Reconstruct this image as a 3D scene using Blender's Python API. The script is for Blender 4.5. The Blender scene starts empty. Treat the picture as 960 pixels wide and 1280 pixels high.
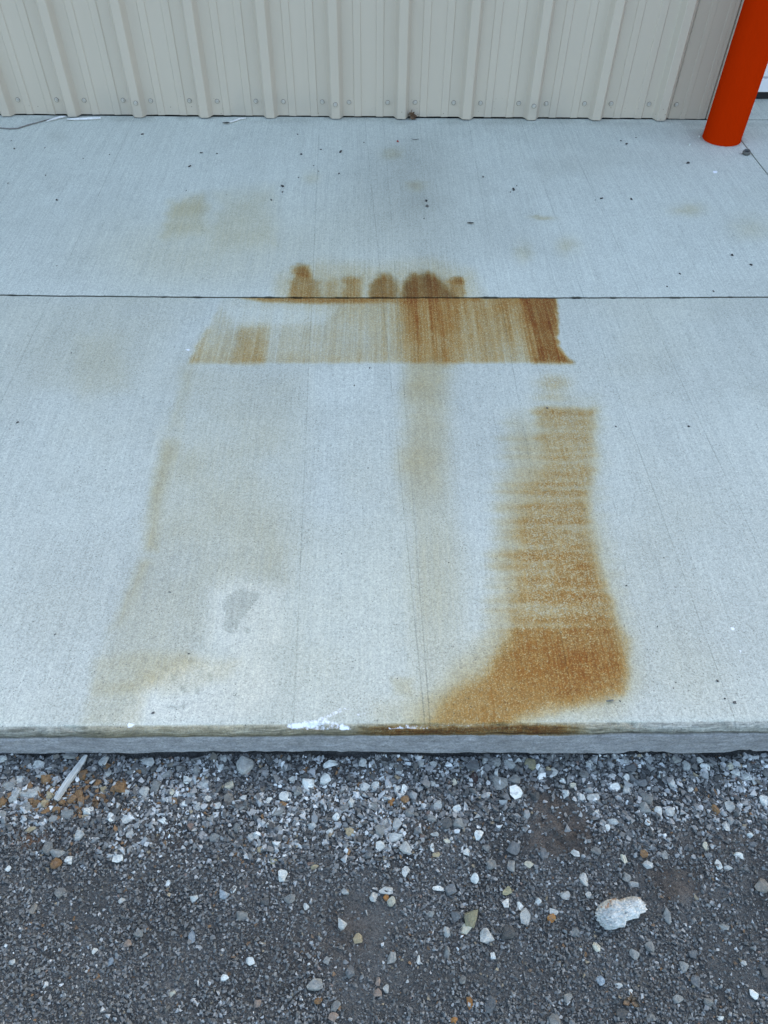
import bpy, bmesh, math, random
import numpy as np
from mathutils import Vector, Matrix

rnd = random.Random(7)
rng = np.random.default_rng(7)
sc = bpy.context.scene
COL = sc.collection

# ------------------------------------------------------------------ camera
PITCH, YAW, ROLL, FPX = 0.83611, -0.0263, 0.01717, 961.0
CAM = np.array([1.37559, -3.79643, 1.4376])


def basis():
    f = np.array([0, math.cos(PITCH), -math.sin(PITCH)])
    u = np.array([0, math.sin(PITCH), math.cos(PITCH)])
    s = np.array([1., 0, 0])
    c, n = math.cos(YAW), math.sin(YAW)
    rz = np.array([[c, -n, 0], [n, c, 0], [0, 0, 1]])
    f, u, s = rz @ f, rz @ u, rz @ s
    return f, -s * math.sin(ROLL) + u * math.cos(ROLL), s * math.cos(ROLL) + u * math.sin(ROLL)


FW, UP, SD = basis()
cam = bpy.data.cameras.new('camera')
cam_ob = bpy.data.objects.new('camera', cam)
COL.objects.link(cam_ob)
cam.sensor_fit = 'VERTICAL'
cam.sensor_height = 24
cam.sensor_width = 18
cam.lens = FPX / 1280 * 24
cam.clip_start = 0.02
cam.clip_end = 3000
m = Matrix.Identity(4)
for i in range(3):
    m[i][0], m[i][1], m[i][2], m[i][3] = SD[i], UP[i], -FW[i], CAM[i]
cam_ob.matrix_world = m
sc.camera = cam_ob

# ------------------------------------------------------------------ sky, sun, exposure
SUN_EL, SUN_AZ = math.radians(30), math.radians(40)     # azimuth clockwise from +Y: behind the building, to the right
w = bpy.data.worlds.new('World')
sc.world = w
w.use_nodes = True
nt = w.node_tree
nt.nodes.clear()
sky = nt.nodes.new('ShaderNodeTexSky')
sky.sky_type = 'NISHITA'
sky.sun_disc = False
sky.sun_elevation = SUN_EL
sky.sun_rotation = SUN_AZ
sky.air_density = 1.0
sky.dust_density = 2.5
sky.ozone_density = 0.6
bg = nt.nodes.new('ShaderNodeBackground')
bg.inputs['Strength'].default_value = 0.12
out = nt.nodes.new('ShaderNodeOutputWorld')
nt.links.new(sky.outputs[0], bg.inputs['Color'])
nt.links.new(bg.outputs[0], out.inputs['Surface'])

sun = bpy.data.lights.new('sun', 'SUN')
sun.energy = 3.0
sun.angle = math.radians(0.53)
sun.color = (1.0, 0.95, 0.88)
sun_ob = bpy.data.objects.new('sun', sun)
COL.objects.link(sun_ob)
sdir = Vector((math.sin(SUN_AZ) * math.cos(SUN_EL), math.cos(SUN_AZ) * math.cos(SUN_EL), math.sin(SUN_EL)))
sun_ob.rotation_euler = sdir.to_track_quat('Z', 'Y').to_euler()
sun_ob.location = (6, 20, 20)

sc.view_settings.view_transform = 'Standard'
sc.view_settings.look = 'None'
sc.view_settings.exposure = 2.46
sc.view_settings.gamma = 1.0
sc.view_settings.use_curve_mapping = False


# ------------------------------------------------------------------ survey: photo pixel <-> place
def project(X, Y, Z):
    dx, dy, dz = X - CAM[0], Y - CAM[1], Z - CAM[2]
    d = dx * FW[0] + dy * FW[1] + dz * FW[2]
    d = np.where(d < 0.05, 0.05, d)
    px = 480 + FPX * (dx * SD[0] + dy * SD[1] + dz * SD[2]) / d
    py = 640 - FPX * (dx * UP[0] + dy * UP[1] + dz * UP[2]) / d
    return px, py


def on_plane(px, py, z=0.0):
    d = FW + SD * (px - 480) / FPX + UP * (640 - py) / FPX
    t = (z - CAM[2]) / d[2]
    return CAM + t * d


def ground_level(x):
    return -0.112 - 0.018 * (np.clip(x, -3, 6) - 1.4)


def on_ground(px, py):
    z = -0.112
    for _ in range(4):
        p = on_plane(px, py, z)
        z = float(ground_level(p[0]))
    return p, FPX / float((p - CAM) @ FW)


# ------------------------------------------------------------------ numpy noise
def vnoise(x, y, seed=0):
    xi = np.floor(x).astype(np.int64)
    yi = np.floor(y).astype(np.int64)
    fx, fy = x - xi, y - yi
    fx, fy = fx * fx * (3 - 2 * fx), fy * fy * (3 - 2 * fy)

    def h(a, b):
        v = (a * 374761393 + b * 668265263 + seed * 97471101) & 0xffffffff
        v = ((v ^ (v >> 13)) * 1274126177) & 0xffffffff
        v = ((v ^ (v >> 16)) * 2246822519) & 0xffffffff
        return ((v ^ (v >> 13)) & 0xffffff) / float(0xffffff)
    a, b, c, d = h(xi, yi), h(xi + 1, yi), h(xi, yi + 1), h(xi + 1, yi + 1)
    return (a * (1 - fx) + b * fx) * (1 - fy) + (c * (1 - fx) + d * fx) * fy


def fbm(x, y, seed=0, octs=4):
    t, a, n = 0, 1, 0
    for i in range(octs):
        t = t + a * vnoise(x * 2 ** i, y * 2 ** i, seed + i * 13)
        n += a
        a *= 0.5
    return t / n


def sstep(a, b, x):
    t = np.clip((x - a) / (b - a), 0, 1)
    return t * t * (3 - 2 * t)


def soft_poly(px, py, pts, soft):
    """1 inside the outline, 0 outside, blurred over +-soft."""
    pts = np.array(pts, float)
    x0, y0 = pts.min(0) - soft - 2
    x1, y1 = pts.max(0) + soft + 2
    res = np.zeros_like(px)
    sel = (px > x0) & (px < x1) & (py > y0) & (py < y1)
    if not sel.any():
        return res
    x, y = px[sel], py[sel]
    d = np.full(x.shape, 1e9)
    ins = np.zeros(x.shape, bool)
    n = len(pts)
    for i in range(n):
        ax, ay = pts[i]
        bx, by = pts[(i + 1) % n]
        ex, ey = bx - ax, by - ay
        t = np.clip(((x - ax) * ex + (y - ay) * ey) / (ex * ex + ey * ey + 1e-9), 0, 1)
        d = np.minimum(d, np.hypot(x - ax - t * ex, y - ay - t * ey))
        c = ((ay > y) != (by > y)) & (x < (bx - ax) * (y - ay) / (by - ay + 1e-12) + ax)
        ins ^= c
    res[sel] = sstep(-soft, soft, np.where(ins, d, -d))
    return res


def blob(px, py, cx, cy, rx, ry, p=2.0):
    return np.exp(-(np.abs((px - cx) / rx) ** p + np.abs((py - cy) / ry) ** p))


# ------------------------------------------------------------------ objects and tags
def empty(name, loc=(0, 0, 0), rotz=0.0):
    o = bpy.data.objects.new(name, None)
    o.empty_display_size = 0.1
    COL.objects.link(o)
    o.location = loc
    o.rotation_euler = (0, 0, rotz)
    return o


def obj(name, mesh, mat=None, parent=None, loc=None, rot=None, scale=None):
    o = bpy.data.objects.new(name, mesh)
    COL.objects.link(o)
    if mat is not None:
        if len(mesh.materials) == 0:
            mesh.materials.append(mat)
        if mesh.materials[0] is not mat:
            o.material_slots[0].link = 'OBJECT'
            o.material_slots[0].material = mat
    if parent is not None:
        o.parent = parent
    if loc is not None:
        o.location = loc
    if rot is not None:
        o.rotation_euler = rot
    if scale is not None:
        o.scale = scale
    return o


def tag(o, label=None, cat=None, group=None, kind=None):
    if label: o['label'] = label
    if cat: o['category'] = cat
    if group: o['group'] = group
    if kind: o['kind'] = kind
    return o


def bm_mesh(name, bm, smooth=False):
    me = bpy.data.meshes.new(name)
    bm.normal_update()
    bm.to_mesh(me)
    bm.free()
    if smooth:
        me.polygons.foreach_set('use_smooth', [True] * len(me.polygons))
    return me


def np_mesh(name, verts, faces, smooth=False):
    """verts (n,3), faces (m,k) with one k."""
    me = bpy.data.meshes.new(name)
    verts = np.asarray(verts, np.float32)
    faces = np.asarray(faces, np.int32)
    k = faces.shape[1]
    me.vertices.add(len(verts))
    me.vertices.foreach_set('co', verts.ravel())
    me.loops.add(faces.size)
    me.loops.foreach_set('vertex_index', faces.ravel())
    me.polygons.add(len(faces))
    me.polygons.foreach_set('loop_start', np.arange(len(faces), dtype=np.int32) * k)
    me.polygons.foreach_set('use_smooth', np.full(len(faces), smooth))
    me.update(calc_edges=True)
    me.validate()
    return me


def grid_faces(nr, nc):
    i = np.arange((nr - 1) * (nc - 1))
    r, c = i // (nc - 1), i % (nc - 1)
    a = r * nc + c
    return np.stack([a, a + nc, a + nc + 1, a + 1], 1)


def col_attr(me, name, rgba):
    at = me.color_attributes.new(name, 'FLOAT_COLOR', 'POINT')
    at.data.foreach_set('color', np.asarray(rgba, np.float32).ravel())


def box_bm(bm, x0, x1, y0, y1, z0, z1):
    v = [bm.verts.new((x, y, z)) for z in (z0, z1) for y in (y0, y1) for x in (x0, x1)]
    for f in ((0, 2, 3, 1), (4, 5, 7, 6), (0, 1, 5, 4), (2, 6, 7, 3), (0, 4, 6, 2), (1, 3, 7, 5)):
        bm.faces.new([v[i] for i in f])


# ------------------------------------------------------------------ node helper
class N:
    def __init__(self, name):
        self.mat = bpy.data.materials.new(name)
        self.mat.use_nodes = True
        self.t = self.mat.node_tree
        self.t.nodes.clear()
        self.out = self.t.nodes.new('ShaderNodeOutputMaterial')
        self.b = self.t.nodes.new('ShaderNodeBsdfPrincipled')
        self.t.links.new(self.b.outputs[0], self.out.inputs[0])

    def put(self, sock, v):
        if hasattr(v, 'is_output'):
            self.t.links.new(v, sock)
        elif v is not None:
            if isinstance(v, (tuple, list)) and len(v) == 3 and len(sock.default_value) == 4:
                v = (*v, 1)
            sock.default_value = v

    def math(self, op, a, b=None, c=None, clamp=False):
        n = self.t.nodes.new('ShaderNodeMath')
        n.operation = op
        n.use_clamp = clamp
        self.put(n.inputs[0], a)
        if b is not None: self.put(n.inputs[1], b)
        if c is not None: self.put(n.inputs[2], c)
        return n.outputs[0]

    def vmath(self, op, a, b=None, scale=None):
        n = self.t.nodes.new('ShaderNodeVectorMath')
        n.operation = op
        self.put(n.inputs[0], a)
        if b is not None: self.put(n.inputs[1], b)
        if scale is not None: self.put(n.inputs['Scale'], scale)
        return n.outputs[0]

    def coord(self, which='Object'):
        return self.t.nodes.new('ShaderNodeTexCoord').outputs[which]

    def noise(self, vec, scale, detail=2.0, rough=0.5, dist=0.0, color=False):
        n = self.t.nodes.new('ShaderNodeTexNoise')
        self.put(n.inputs['Vector'], vec)
        n.inputs['Scale'].default_value = scale
        n.inputs['Detail'].default_value = detail
        n.inputs['Roughness'].default_value = rough
        n.inputs['Distortion'].default_value = dist
        return n.outputs['Color' if color else 'Fac']

    def voronoi(self, vec, scale, feature='F1', out='Distance', rand=1.0):
        n = self.t.nodes.new('ShaderNodeTexVoronoi')
        n.feature = feature
        self.put(n.inputs['Vector'], vec)
        n.inputs['Scale'].default_value = scale
        n.inputs['Randomness'].default_value = rand
        return n.outputs[out]

    def mrange(self, v, a, b, c=0.0, d=1.0, smooth=True):
        n = self.t.nodes.new('ShaderNodeMapRange')
        n.interpolation_type = 'SMOOTHSTEP' if smooth else 'LINEAR'
        self.put(n.inputs[0], v)
        for i, x in enumerate((a, b, c, d)):
            self.put(n.inputs[i + 1], x)
        return n.outputs[0]

    def mix(self, f, a, b, mode='MIX'):
        n = self.t.nodes.new('ShaderNodeMix')
        n.data_type = 'RGBA'
        n.blend_type = mode
        n.clamp_factor = True
        self.put(n.inputs[0], f)
        self.put(n.inputs[6], a)
        self.put(n.inputs[7], b)
        return n.outputs[2]

    def attr(self, name, typ='GEOMETRY'):
        n = self.t.nodes.new('ShaderNodeAttribute')
        n.attribute_name = name
        n.attribute_type = typ
        return n

    def sep(self, v):
        n = self.t.nodes.new('ShaderNodeSeparateColor')
        self.put(n.inputs[0], v)
        return n.outputs

    def sepv(self, v):
        n = self.t.nodes.new('ShaderNodeSeparateXYZ')
        self.put(n.inputs[0], v)
        return n.outputs

    def comb(self, r, g, b):
        n = self.t.nodes.new('ShaderNodeCombineColor')
        for i, x in enumerate((r, g, b)): self.put(n.inputs[i], x)
        return n.outputs[0]

    def stain(self, col, T, amount):
        """multiply col by T ** amount (a dye soaking in)"""
        f = self.comb(*[self.math('POWER', t, amount) for t in T])
        return self.mix(1.0, col, f, 'MULTIPLY')

    def bump(self, h, strength=0.5, dist=0.001, normal=None):
        n = self.t.nodes.new('ShaderNodeBump')
        n.inputs['Strength'].default_value = strength
        n.inputs['Distance'].default_value = dist
        self.put(n.inputs['Height'], h)
        if normal is not None: self.put(n.inputs['Normal'], normal)
        return n.outputs[0]

    def rand(self):
        return self.t.nodes.new('ShaderNodeObjectInfo').outputs['Random']

    def done(self, color=None, rough=0.8, normal=None, spec=None, metal=None):
        self.put(self.b.inputs['Base Color'], color)
        self.put(self.b.inputs['Roughness'], rough)
        if normal is not None: self.put(self.b.inputs['Normal'], normal)
        if spec is not None: self.put(self.b.inputs['Specular IOR Level'], spec)
        if metal is not None: self.put(self.b.inputs['Metallic'], metal)
        return self.mat


# ------------------------------------------------------------------ materials
def mat_concrete():
    n = N('broomed_concrete')
    co = n.coord()
    A, B = n.attr('stain'), n.attr('wear')
    rust, tan, pale = n.sep(A.outputs['Color'])[0:3]
    damp = A.outputs['Alpha']
    white, worn, sand = n.sep(B.outputs['Color'])[0:3]
    face = B.outputs['Alpha']
    wob = n.math('MULTIPLY', n.math('SUBTRACT', n.noise(co, 1.3, 2), 0.5), 0.03)
    xyz = n.sepv(co)
    xs = n.math('ADD', xyz[0], wob)

    def streak(sx, sy, off=0.0):
        c = n.t.nodes.new('ShaderNodeCombineXYZ')
        n.put(c.inputs[0], n.math('MULTIPLY', xs, sx))
        n.put(c.inputs[1], n.math('MULTIPLY', xyz[1], sy))
        c.inputs[2].default_value = off
        return c.outputs[0]
    br1 = n.noise(streak(170, 2.0), 1.0, 3, 0.6)
    br2 = n.noise(streak(34, 0.8, 3.0), 1.0, 2, 0.5)
    br3 = n.noise(streak(260, 9.0, 7.0), 1.0, 3, 0.7)
    grain = n.noise(co, 390, 3, 0.75)
    grain2 = n.noise(co, 210, 2, 0.6)
    mott = n.noise(co, 2.3, 4, 0.55)
    mott2 = n.noise(co, 14, 4, 0.6)
    cell1 = n.sep(n.voronoi(co, 430, 'F1', 'Color'))
    cell2 = n.sep(n.voronoi(co, 200, 'F1', 'Color'))
    pit = n.voronoi(co, 125)
    pitm = n.math('MULTIPLY', n.mrange(pit, 0.12, 0.21, 1.0, 0.0), n.mrange(n.noise(co, 17, 2), 0.42, 0.62))
    fleck = n.mrange(n.voronoi(n.vmath('ADD', co, (3.1, 1.7, 0)), 150), 0.08, 0.15, 1.0, 0.0)

    # value of the plain concrete
    notsand = n.math('SUBTRACT', 1.0, n.math('MULTIPLY', sand, 0.25))
    notface = n.math('SUBTRACT', 1.0, face)
    v = n.math('ADD', 1.0, n.math('MULTIPLY', n.math('SUBTRACT', mott, 0.5), 0.20))
    v = n.math('ADD', v, n.math('MULTIPLY', n.math('SUBTRACT', mott2, 0.5), 0.12))
    s = n.math('ADD', n.math('MULTIPLY', n.math('SUBTRACT', br1, 0.5), 0.40),
               n.math('MULTIPLY', n.math('SUBTRACT', br2, 0.5), 0.13))
    s = n.math('ADD', s, n.math('MULTIPLY', n.math('SUBTRACT', br3, 0.5), 0.42))
    s = n.math('MULTIPLY', s, n.math('MULTIPLY', notsand, notface))
    v = n.math('ADD', v, s)
    g = n.math('MULTIPLY', n.math('SUBTRACT', grain, 0.5), n.math('ADD', 0.55, n.math('MULTIPLY', sand, 0.40)))
    g = n.math('ADD', g, n.math('MULTIPLY', n.math('SUBTRACT', grain2, 0.5), 0.42))
    v = n.math('ADD', v, g)
    cg = n.math('ADD', n.math('MULTIPLY', n.math('SUBTRACT', cell1[0], 0.5), 0.30), n.math('MULTIPLY', n.math('SUBTRACT', cell2[1], 0.5), 0.17))
    v = n.math('ADD', v, n.math('MULTIPLY', cg, n.math('SUBTRACT', 1.0, n.math('MULTIPLY', face, 0.7))))
    v = n.math('SUBTRACT', v, n.math('MULTIPLY', pitm, 0.48))
    v = n.math('ADD', v, n.math('MULTIPLY', fleck, 0.09))
    # long dark score lines: thin, fading in and out
    lines = None
    for a, b in SCORES:
        d = n.math('ABSOLUTE', n.math('SUBTRACT', n.math('ADD', xyz[0], n.math('MULTIPLY', wob, 0.12)),
                                      n.math('ADD', a, n.math('MULTIPLY', xyz[1], b))))
        l = n.mrange(d, 0.0006, 0.0021, 1.0, 0.0)
        lines = l if lines is None else n.math('MAXIMUM', lines, l)
    lines = n.math('MULTIPLY', lines, n.mrange(n.noise(co, 4.3, 4, 0.65), 0.34, 0.58, 0.2, 1.0))
    lines = n.math('MULTIPLY', lines, notface)
    v = n.math('SUBTRACT', v, n.math('MULTIPLY', lines, 0.21))
    base = n.mix(1.0, CONC, n.comb(v, v, v), 'MULTIPLY')
    # the formed vertical face is greyer, smeared along its length
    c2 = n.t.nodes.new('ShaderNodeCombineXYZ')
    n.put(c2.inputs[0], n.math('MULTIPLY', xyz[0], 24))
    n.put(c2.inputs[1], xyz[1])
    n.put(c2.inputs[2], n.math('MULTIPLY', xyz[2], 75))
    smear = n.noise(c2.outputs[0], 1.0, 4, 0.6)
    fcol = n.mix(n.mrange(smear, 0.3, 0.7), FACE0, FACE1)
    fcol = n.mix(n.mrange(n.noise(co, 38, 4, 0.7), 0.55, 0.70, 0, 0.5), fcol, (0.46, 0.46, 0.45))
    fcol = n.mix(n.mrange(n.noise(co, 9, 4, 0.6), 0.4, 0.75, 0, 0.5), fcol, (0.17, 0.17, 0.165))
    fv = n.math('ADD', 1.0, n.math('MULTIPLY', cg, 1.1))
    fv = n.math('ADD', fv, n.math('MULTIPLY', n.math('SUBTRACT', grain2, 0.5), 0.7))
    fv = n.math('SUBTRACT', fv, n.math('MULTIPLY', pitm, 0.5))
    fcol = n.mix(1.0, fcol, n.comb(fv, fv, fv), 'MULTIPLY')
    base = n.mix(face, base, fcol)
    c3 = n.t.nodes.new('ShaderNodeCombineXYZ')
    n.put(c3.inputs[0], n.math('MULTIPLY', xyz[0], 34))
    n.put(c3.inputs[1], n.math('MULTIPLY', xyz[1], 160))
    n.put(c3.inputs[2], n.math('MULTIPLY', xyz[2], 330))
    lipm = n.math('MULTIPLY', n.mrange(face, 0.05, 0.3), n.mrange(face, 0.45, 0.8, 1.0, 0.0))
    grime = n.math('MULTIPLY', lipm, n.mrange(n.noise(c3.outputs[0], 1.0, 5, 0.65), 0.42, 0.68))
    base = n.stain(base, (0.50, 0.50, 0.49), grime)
    # stains
    base = n.mix(n.math('MULTIPLY', pale, 0.70), base, n.mix(1.0, (0.585, 0.58, 0.48), n.comb(v, v, v), 'MULTIPLY'))
    base = n.stain(base, (0.72, 0.71, 0.69), damp)
    tn = n.math('MULTIPLY', tan, n.mrange(n.math('ADD', n.math('MULTIPLY', grain2, 0.5), n.math('MULTIPLY', br1, 0.5)), 0.3, 0.7, 0.72, 1.28))
    base = n.stain(base, (0.82, 0.715, 0.53), tn)
    # rust: soaks deeper in the broom grooves, worn off the high grains
    mod = n.math('ADD', n.math('MULTIPLY', n.math('SUBTRACT', 0.5, br1), 1.2), n.math('MULTIPLY', n.math('SUBTRACT', 0.5, grain), 0.9))
    mod = n.math('ADD', 1.0, mod)
    wearspot = n.math('ADD', n.math('MULTIPLY', n.noise(co, 260, 2, 0.6), 0.6), n.math('MULTIPLY', n.noise(co, 75, 3, 0.6), 0.4))
    wmask = n.mrange(wearspot, n.math('SUBTRACT', 0.66, n.math('MULTIPLY', worn, 0.19)),
                     n.math('SUBTRACT', 0.76, n.math('MULTIPLY', worn, 0.17)))
    wmask = n.math('MULTIPLY', wmask, n.mrange(worn, 0.0, 0.15))
    r = n.math('MULTIPLY', n.math('MULTIPLY', rust, mod), n.math('SUBTRACT', 1.0, n.math('MULTIPLY', wmask, 0.75)))
    r = n.math('MULTIPLY', r, n.mrange(mott2, 0.3, 0.7, 0.86, 1.12))
    r = n.math('MULTIPLY', r, n.mrange(cell1[1], 0.66, 0.95, 1.0, 0.45))
    r = n.math('MAXIMUM', r, 0.0)
    base = n.stain(base, RUST, r)
    wn = n.mrange(n.math('ADD', white, n.math('MULTIPLY', n.math('SUBTRACT', n.noise(co, 130, 4, 0.7), 0.5), 1.1)), 0.45, 0.75)
    wn = n.math('MULTIPLY', wn, n.mrange(white, 0.02, 0.2))
    base = n.mix(wn, base, (0.78, 0.79, 0.80))
    h = n.math('ADD', n.math('MULTIPLY', br1, n.math('MULTIPLY', notsand, 0.55)), n.math('MULTIPLY', grain, n.math('ADD', 0.5, n.math('MULTIPLY', sand, 0.5))))
    h = n.math('SUBTRACT', h, n.math('MULTIPLY', pitm, 0.9))
    h = n.math('SUBTRACT', h, n.math('MULTIPLY', lines, 0.8))
    return n.done(base, n.mrange(mott2, 0.2, 0.8, 0.78, 0.92), n.bump(h, 0.45, 0.0012), 0.35)


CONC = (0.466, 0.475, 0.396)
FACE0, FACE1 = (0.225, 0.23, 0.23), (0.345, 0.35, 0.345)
RUST = (0.635, 0.318, 0.085)


def score(p, q):
    a, b = on_plane(*p), on_plane(*q)
    k = (b[0] - a[0]) / (b[1] - a[1])
    return a[0] - k * a[1], k


SCORES = [score(p, q) for p, q in (((728, 366), (910, 874)), ((604.5, 257), (644.4, 478)), ((479, 380), (530.6, 900)),
                                   ((389.5, 380), (367, 900)), ((45, 410), (5, 495)), ((500, 420), (517, 640)), ((890, 560), (955, 700)))]
M = {}
M['concrete'] = mat_concrete()


def mat_paint(name, col, rough=0.42, streak=0.05, dirt=True, peel=0.25, spec=0.35):
    n = N(name)
    co = n.coord()
    st = n.noise(n.vmath('MULTIPLY', co, (14, 14, 0.7)), 1.0, 3, 0.6)
    big = n.noise(co, 1.7, 3)
    v = n.math('ADD', 1.0, n.math('MULTIPLY', n.math('SUBTRACT', st, 0.5), streak * 2))
    v = n.math('ADD', v, n.math('MULTIPLY', n.math('SUBTRACT', big, 0.5), 0.07))
    c = n.mix(1.0, col, n.comb(v, v, v), 'MULTIPLY')
    if dirt:
        z = n.sepv(co)[2]
        low = n.math('MULTIPLY', n.mrange(z, 0.0, 0.16, 1.0, 0.0), n.mrange(n.noise(co, 5, 3), 0.35, 0.7))
        c = n.mix(n.math('MULTIPLY', low, 0.30), c, (0.26, 0.25, 0.22))
        sp = n.mrange(n.voronoi(co, 48), 0.08, 0.12, 1.0, 0.0)
        sp = n.math('MULTIPLY', sp, n.mrange(n.noise(co, 4.3, 2), 0.42, 0.58))
        sp = n.math('MULTIPLY', sp, n.mrange(z, 0.02, 0.13, 1.0, 0.0))
        c = n.mix(n.math('MULTIPLY', sp, 0.85), c, (0.09, 0.075, 0.06))
    return n.done(c, n.mrange(big, 0.3, 0.7, rough - 0.05, rough + 0.08), n.bump(n.noise(co, 420, 2), peel, 0.0003), spec)


M['beige'] = mat_paint('beige_painted_steel', (0.475, 0.402, 0.308), 0.5)
M['trim'] = mat_paint('shaded_wall_end_steel', (0.415, 0.350, 0.268))  # darker than the wall sheets: holds the shade near the bollard
M['white'] = mat_paint('white_door_paint', (0.70, 0.69, 0.68), 0.4, 0.03, False)
M['orange'] = mat_paint('orange_red_paint', (0.40, 0.020, 0.0008), 0.6, 0.05, False, 0.4, 0.0)


def mat_plain(name, col, rough=0.8, var=0.25, scale=60, bump=0.4, spec=0.4, metal=0.0):
    n = N(name)
    co = n.coord()
    a = n.noise(co, scale, 4, 0.6)
    v = n.mrange(a, 0.25, 0.75, 1 - var, 1 + var, False)
    c = n.mix(1.0, col, n.comb(v, v, v), 'MULTIPLY')
    return n.done(c, rough, n.bump(n.noise(co, scale * 4, 3), bump, 0.0008), spec, metal)


M['rubber'] = mat_plain('black_rubber', (0.006, 0.006, 0.0065), 0.7, 0.2)
M['void'] = mat_plain('unseen_dark_core', (0.02, 0.02, 0.02), 0.9)
M['roof'] = mat_plain('grey_roof_sheet', (0.45, 0.45, 0.45), 0.5, 0.1)
M['crumb'] = mat_plain('dark_crumb', (0.05, 0.047, 0.042), 0.9, 0.4, 300)
M['iron'] = mat_plain('dull_iron', (0.085, 0.08, 0.068), 0.65, 0.4, 250, 0.6, 0.5)
M['twig'] = mat_plain('weathered_twig', (0.17, 0.155, 0.135), 0.9, 0.4, 200)
M['pale_wood'] = mat_plain('bleached_wood', (0.62, 0.60, 0.56), 0.85, 0.2, 90)
M['leaf'] = mat_plain('dry_brown_leaf', (0.105, 0.058, 0.03), 0.85, 0.4, 150)
M['tan_leaf'] = mat_plain('dry_tan_leaf', (0.30, 0.22, 0.14), 0.85, 0.3, 150)
M['red_bit'] = mat_plain('red_bit', (0.30, 0.05, 0.035), 0.8)
M['galv'] = mat_plain('painted_screw', (0.44, 0.40, 0.33), 0.45, 0.15, 200, 0.1, 0.3)


def mat_sliver():
    n = N('splintered_wood')
    co = n.coord()
    g = n.noise(n.vmath('MULTIPLY', co, (6, 260, 260)), 1.0, 3, 0.6)
    c = n.mix(n.mrange(g, 0.3, 0.7), (0.27, 0.275, 0.245), (0.52, 0.53, 0.475))
    c = n.mix(n.mrange(n.noise(co, 60, 3), 0.55, 0.75, 0, 0.5), c, (0.24, 0.225, 0.20))
    return n.done(c, 0.85, n.bump(g, 0.8, 0.001), 0.3)


M['sliver'] = mat_sliver()


def mat_stone(name, c0, c1, vein=0.15):
    n = N(name)
    co = n.coord()
    oi = n.t.nodes.new('ShaderNodeObjectInfo')
    co2 = n.vmath('ADD', co, n.vmath('SCALE', (17.0, 9.0, 5.0), None, oi.outputs['Random']))
    a = n.noise(co2, 3.2, 5, 0.65)
    c = n.mix(n.mrange(a, 0.3, 0.7), c0, c1)
    br = n.mrange(oi.outputs['Random'], 0, 1, 0.8, 1.18, False)
    c = n.mix(1.0, c, n.comb(br, br, br), 'MULTIPLY')
    d = n.mrange(n.noise(co2, 7, 4, 0.7), 0.52, 0.7, 0, vein * 2.2)
    c = n.mix(d, c, tuple(x * 0.42 for x in c0))
    # dust in the hollows
    c = n.mix(n.mrange(n.noise(co2, 2.1, 3), 0.5, 0.7, 0, 0.35), c, (0.125, 0.118, 0.11))
    return n.done(c, 0.82, n.bump(n.noise(co2, 14, 4, 0.65), 0.5, 0.06), 0.35)


STONE = {
    'white': ((0.60, 0.60, 0.59), (0.76, 0.76, 0.75)),
    'bright': ((0.74, 0.74, 0.73), (0.84, 0.84, 0.83)),
    'light': ((0.40, 0.40, 0.395), (0.56, 0.555, 0.55)),
    'grey': ((0.20, 0.20, 0.195), (0.30, 0.295, 0.29)),
    'dark': ((0.085, 0.083, 0.082), (0.13, 0.127, 0.125)),
    'slate': ((0.12, 0.125, 0.135), (0.19, 0.195, 0.205)),
    'brown': ((0.20, 0.105, 0.045), (0.29, 0.175, 0.09)),
    'rust': ((0.30, 0.12, 0.03), (0.36, 0.19, 0.07)),
    'tan': ((0.34, 0.265, 0.165), (0.45, 0.37, 0.25)),
    'olive': ((0.255, 0.23, 0.145), (0.33, 0.30, 0.20)),
    'cream': ((0.50, 0.46, 0.37), (0.60, 0.56, 0.47)),
    'pink': ((0.27, 0.20, 0.165), (0.34, 0.27, 0.23)),
    'taupe': ((0.19, 0.165, 0.145), (0.255, 0.23, 0.205)),
    'maroon': ((0.03, 0.018, 0.017), (0.05, 0.03, 0.028)),
    'blue': ((0.25, 0.29, 0.34), (0.36, 0.40, 0.45)),
}
STONE = {k: tuple(tuple(np.array(c) * (.98, 1.02, .92)) for c in v) for k, v in STONE.items()}
for k, (a, b) in STONE.items():
    M['stone_' + k] = mat_stone('stone_' + k, a, b)


def mat_quartz():
    n = N('quartz_rock')
    co = n.coord()
    a = n.noise(co, 26, 5, 0.65)
    c = n.mix(n.mrange(a, 0.3, 0.7), (0.32, 0.335, 0.305), (0.66, 0.68, 0.615))
    # rusty iron skin along the upper edge and in a few seams
    y = n.sepv(co)[1]
    top = n.mrange(n.math('ADD', y, n.math('MULTIPLY', n.math('SUBTRACT', n.noise(co, 60, 3), 0.5), 0.02)), 0.002, 0.016)
    c = n.mix(n.math('MULTIPLY', top, 0.55), c, (0.44, 0.38, 0.26))
    rp = n.math('MULTIPLY', n.mrange(n.noise(co, 75, 3, 0.6), 0.54, 0.62), top)
    c = n.mix(n.math('MULTIPLY', rp, 0.9), c, (0.28, 0.135, 0.045))
    seam = n.mrange(n.noise(co, 34, 4, 0.6), 0.60, 0.68, 0, 0.4)
    c = n.mix(seam, c, (0.36, 0.34, 0.27))
    h = n.voronoi(co, 190, 'F1')
    return n.done(c, 0.55, n.bump(n.math('ADD', h, n.noise(co, 160, 4, 0.7)), 0.8, 0.003), 0.5)


M['quartz'] = mat_quartz()


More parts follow.
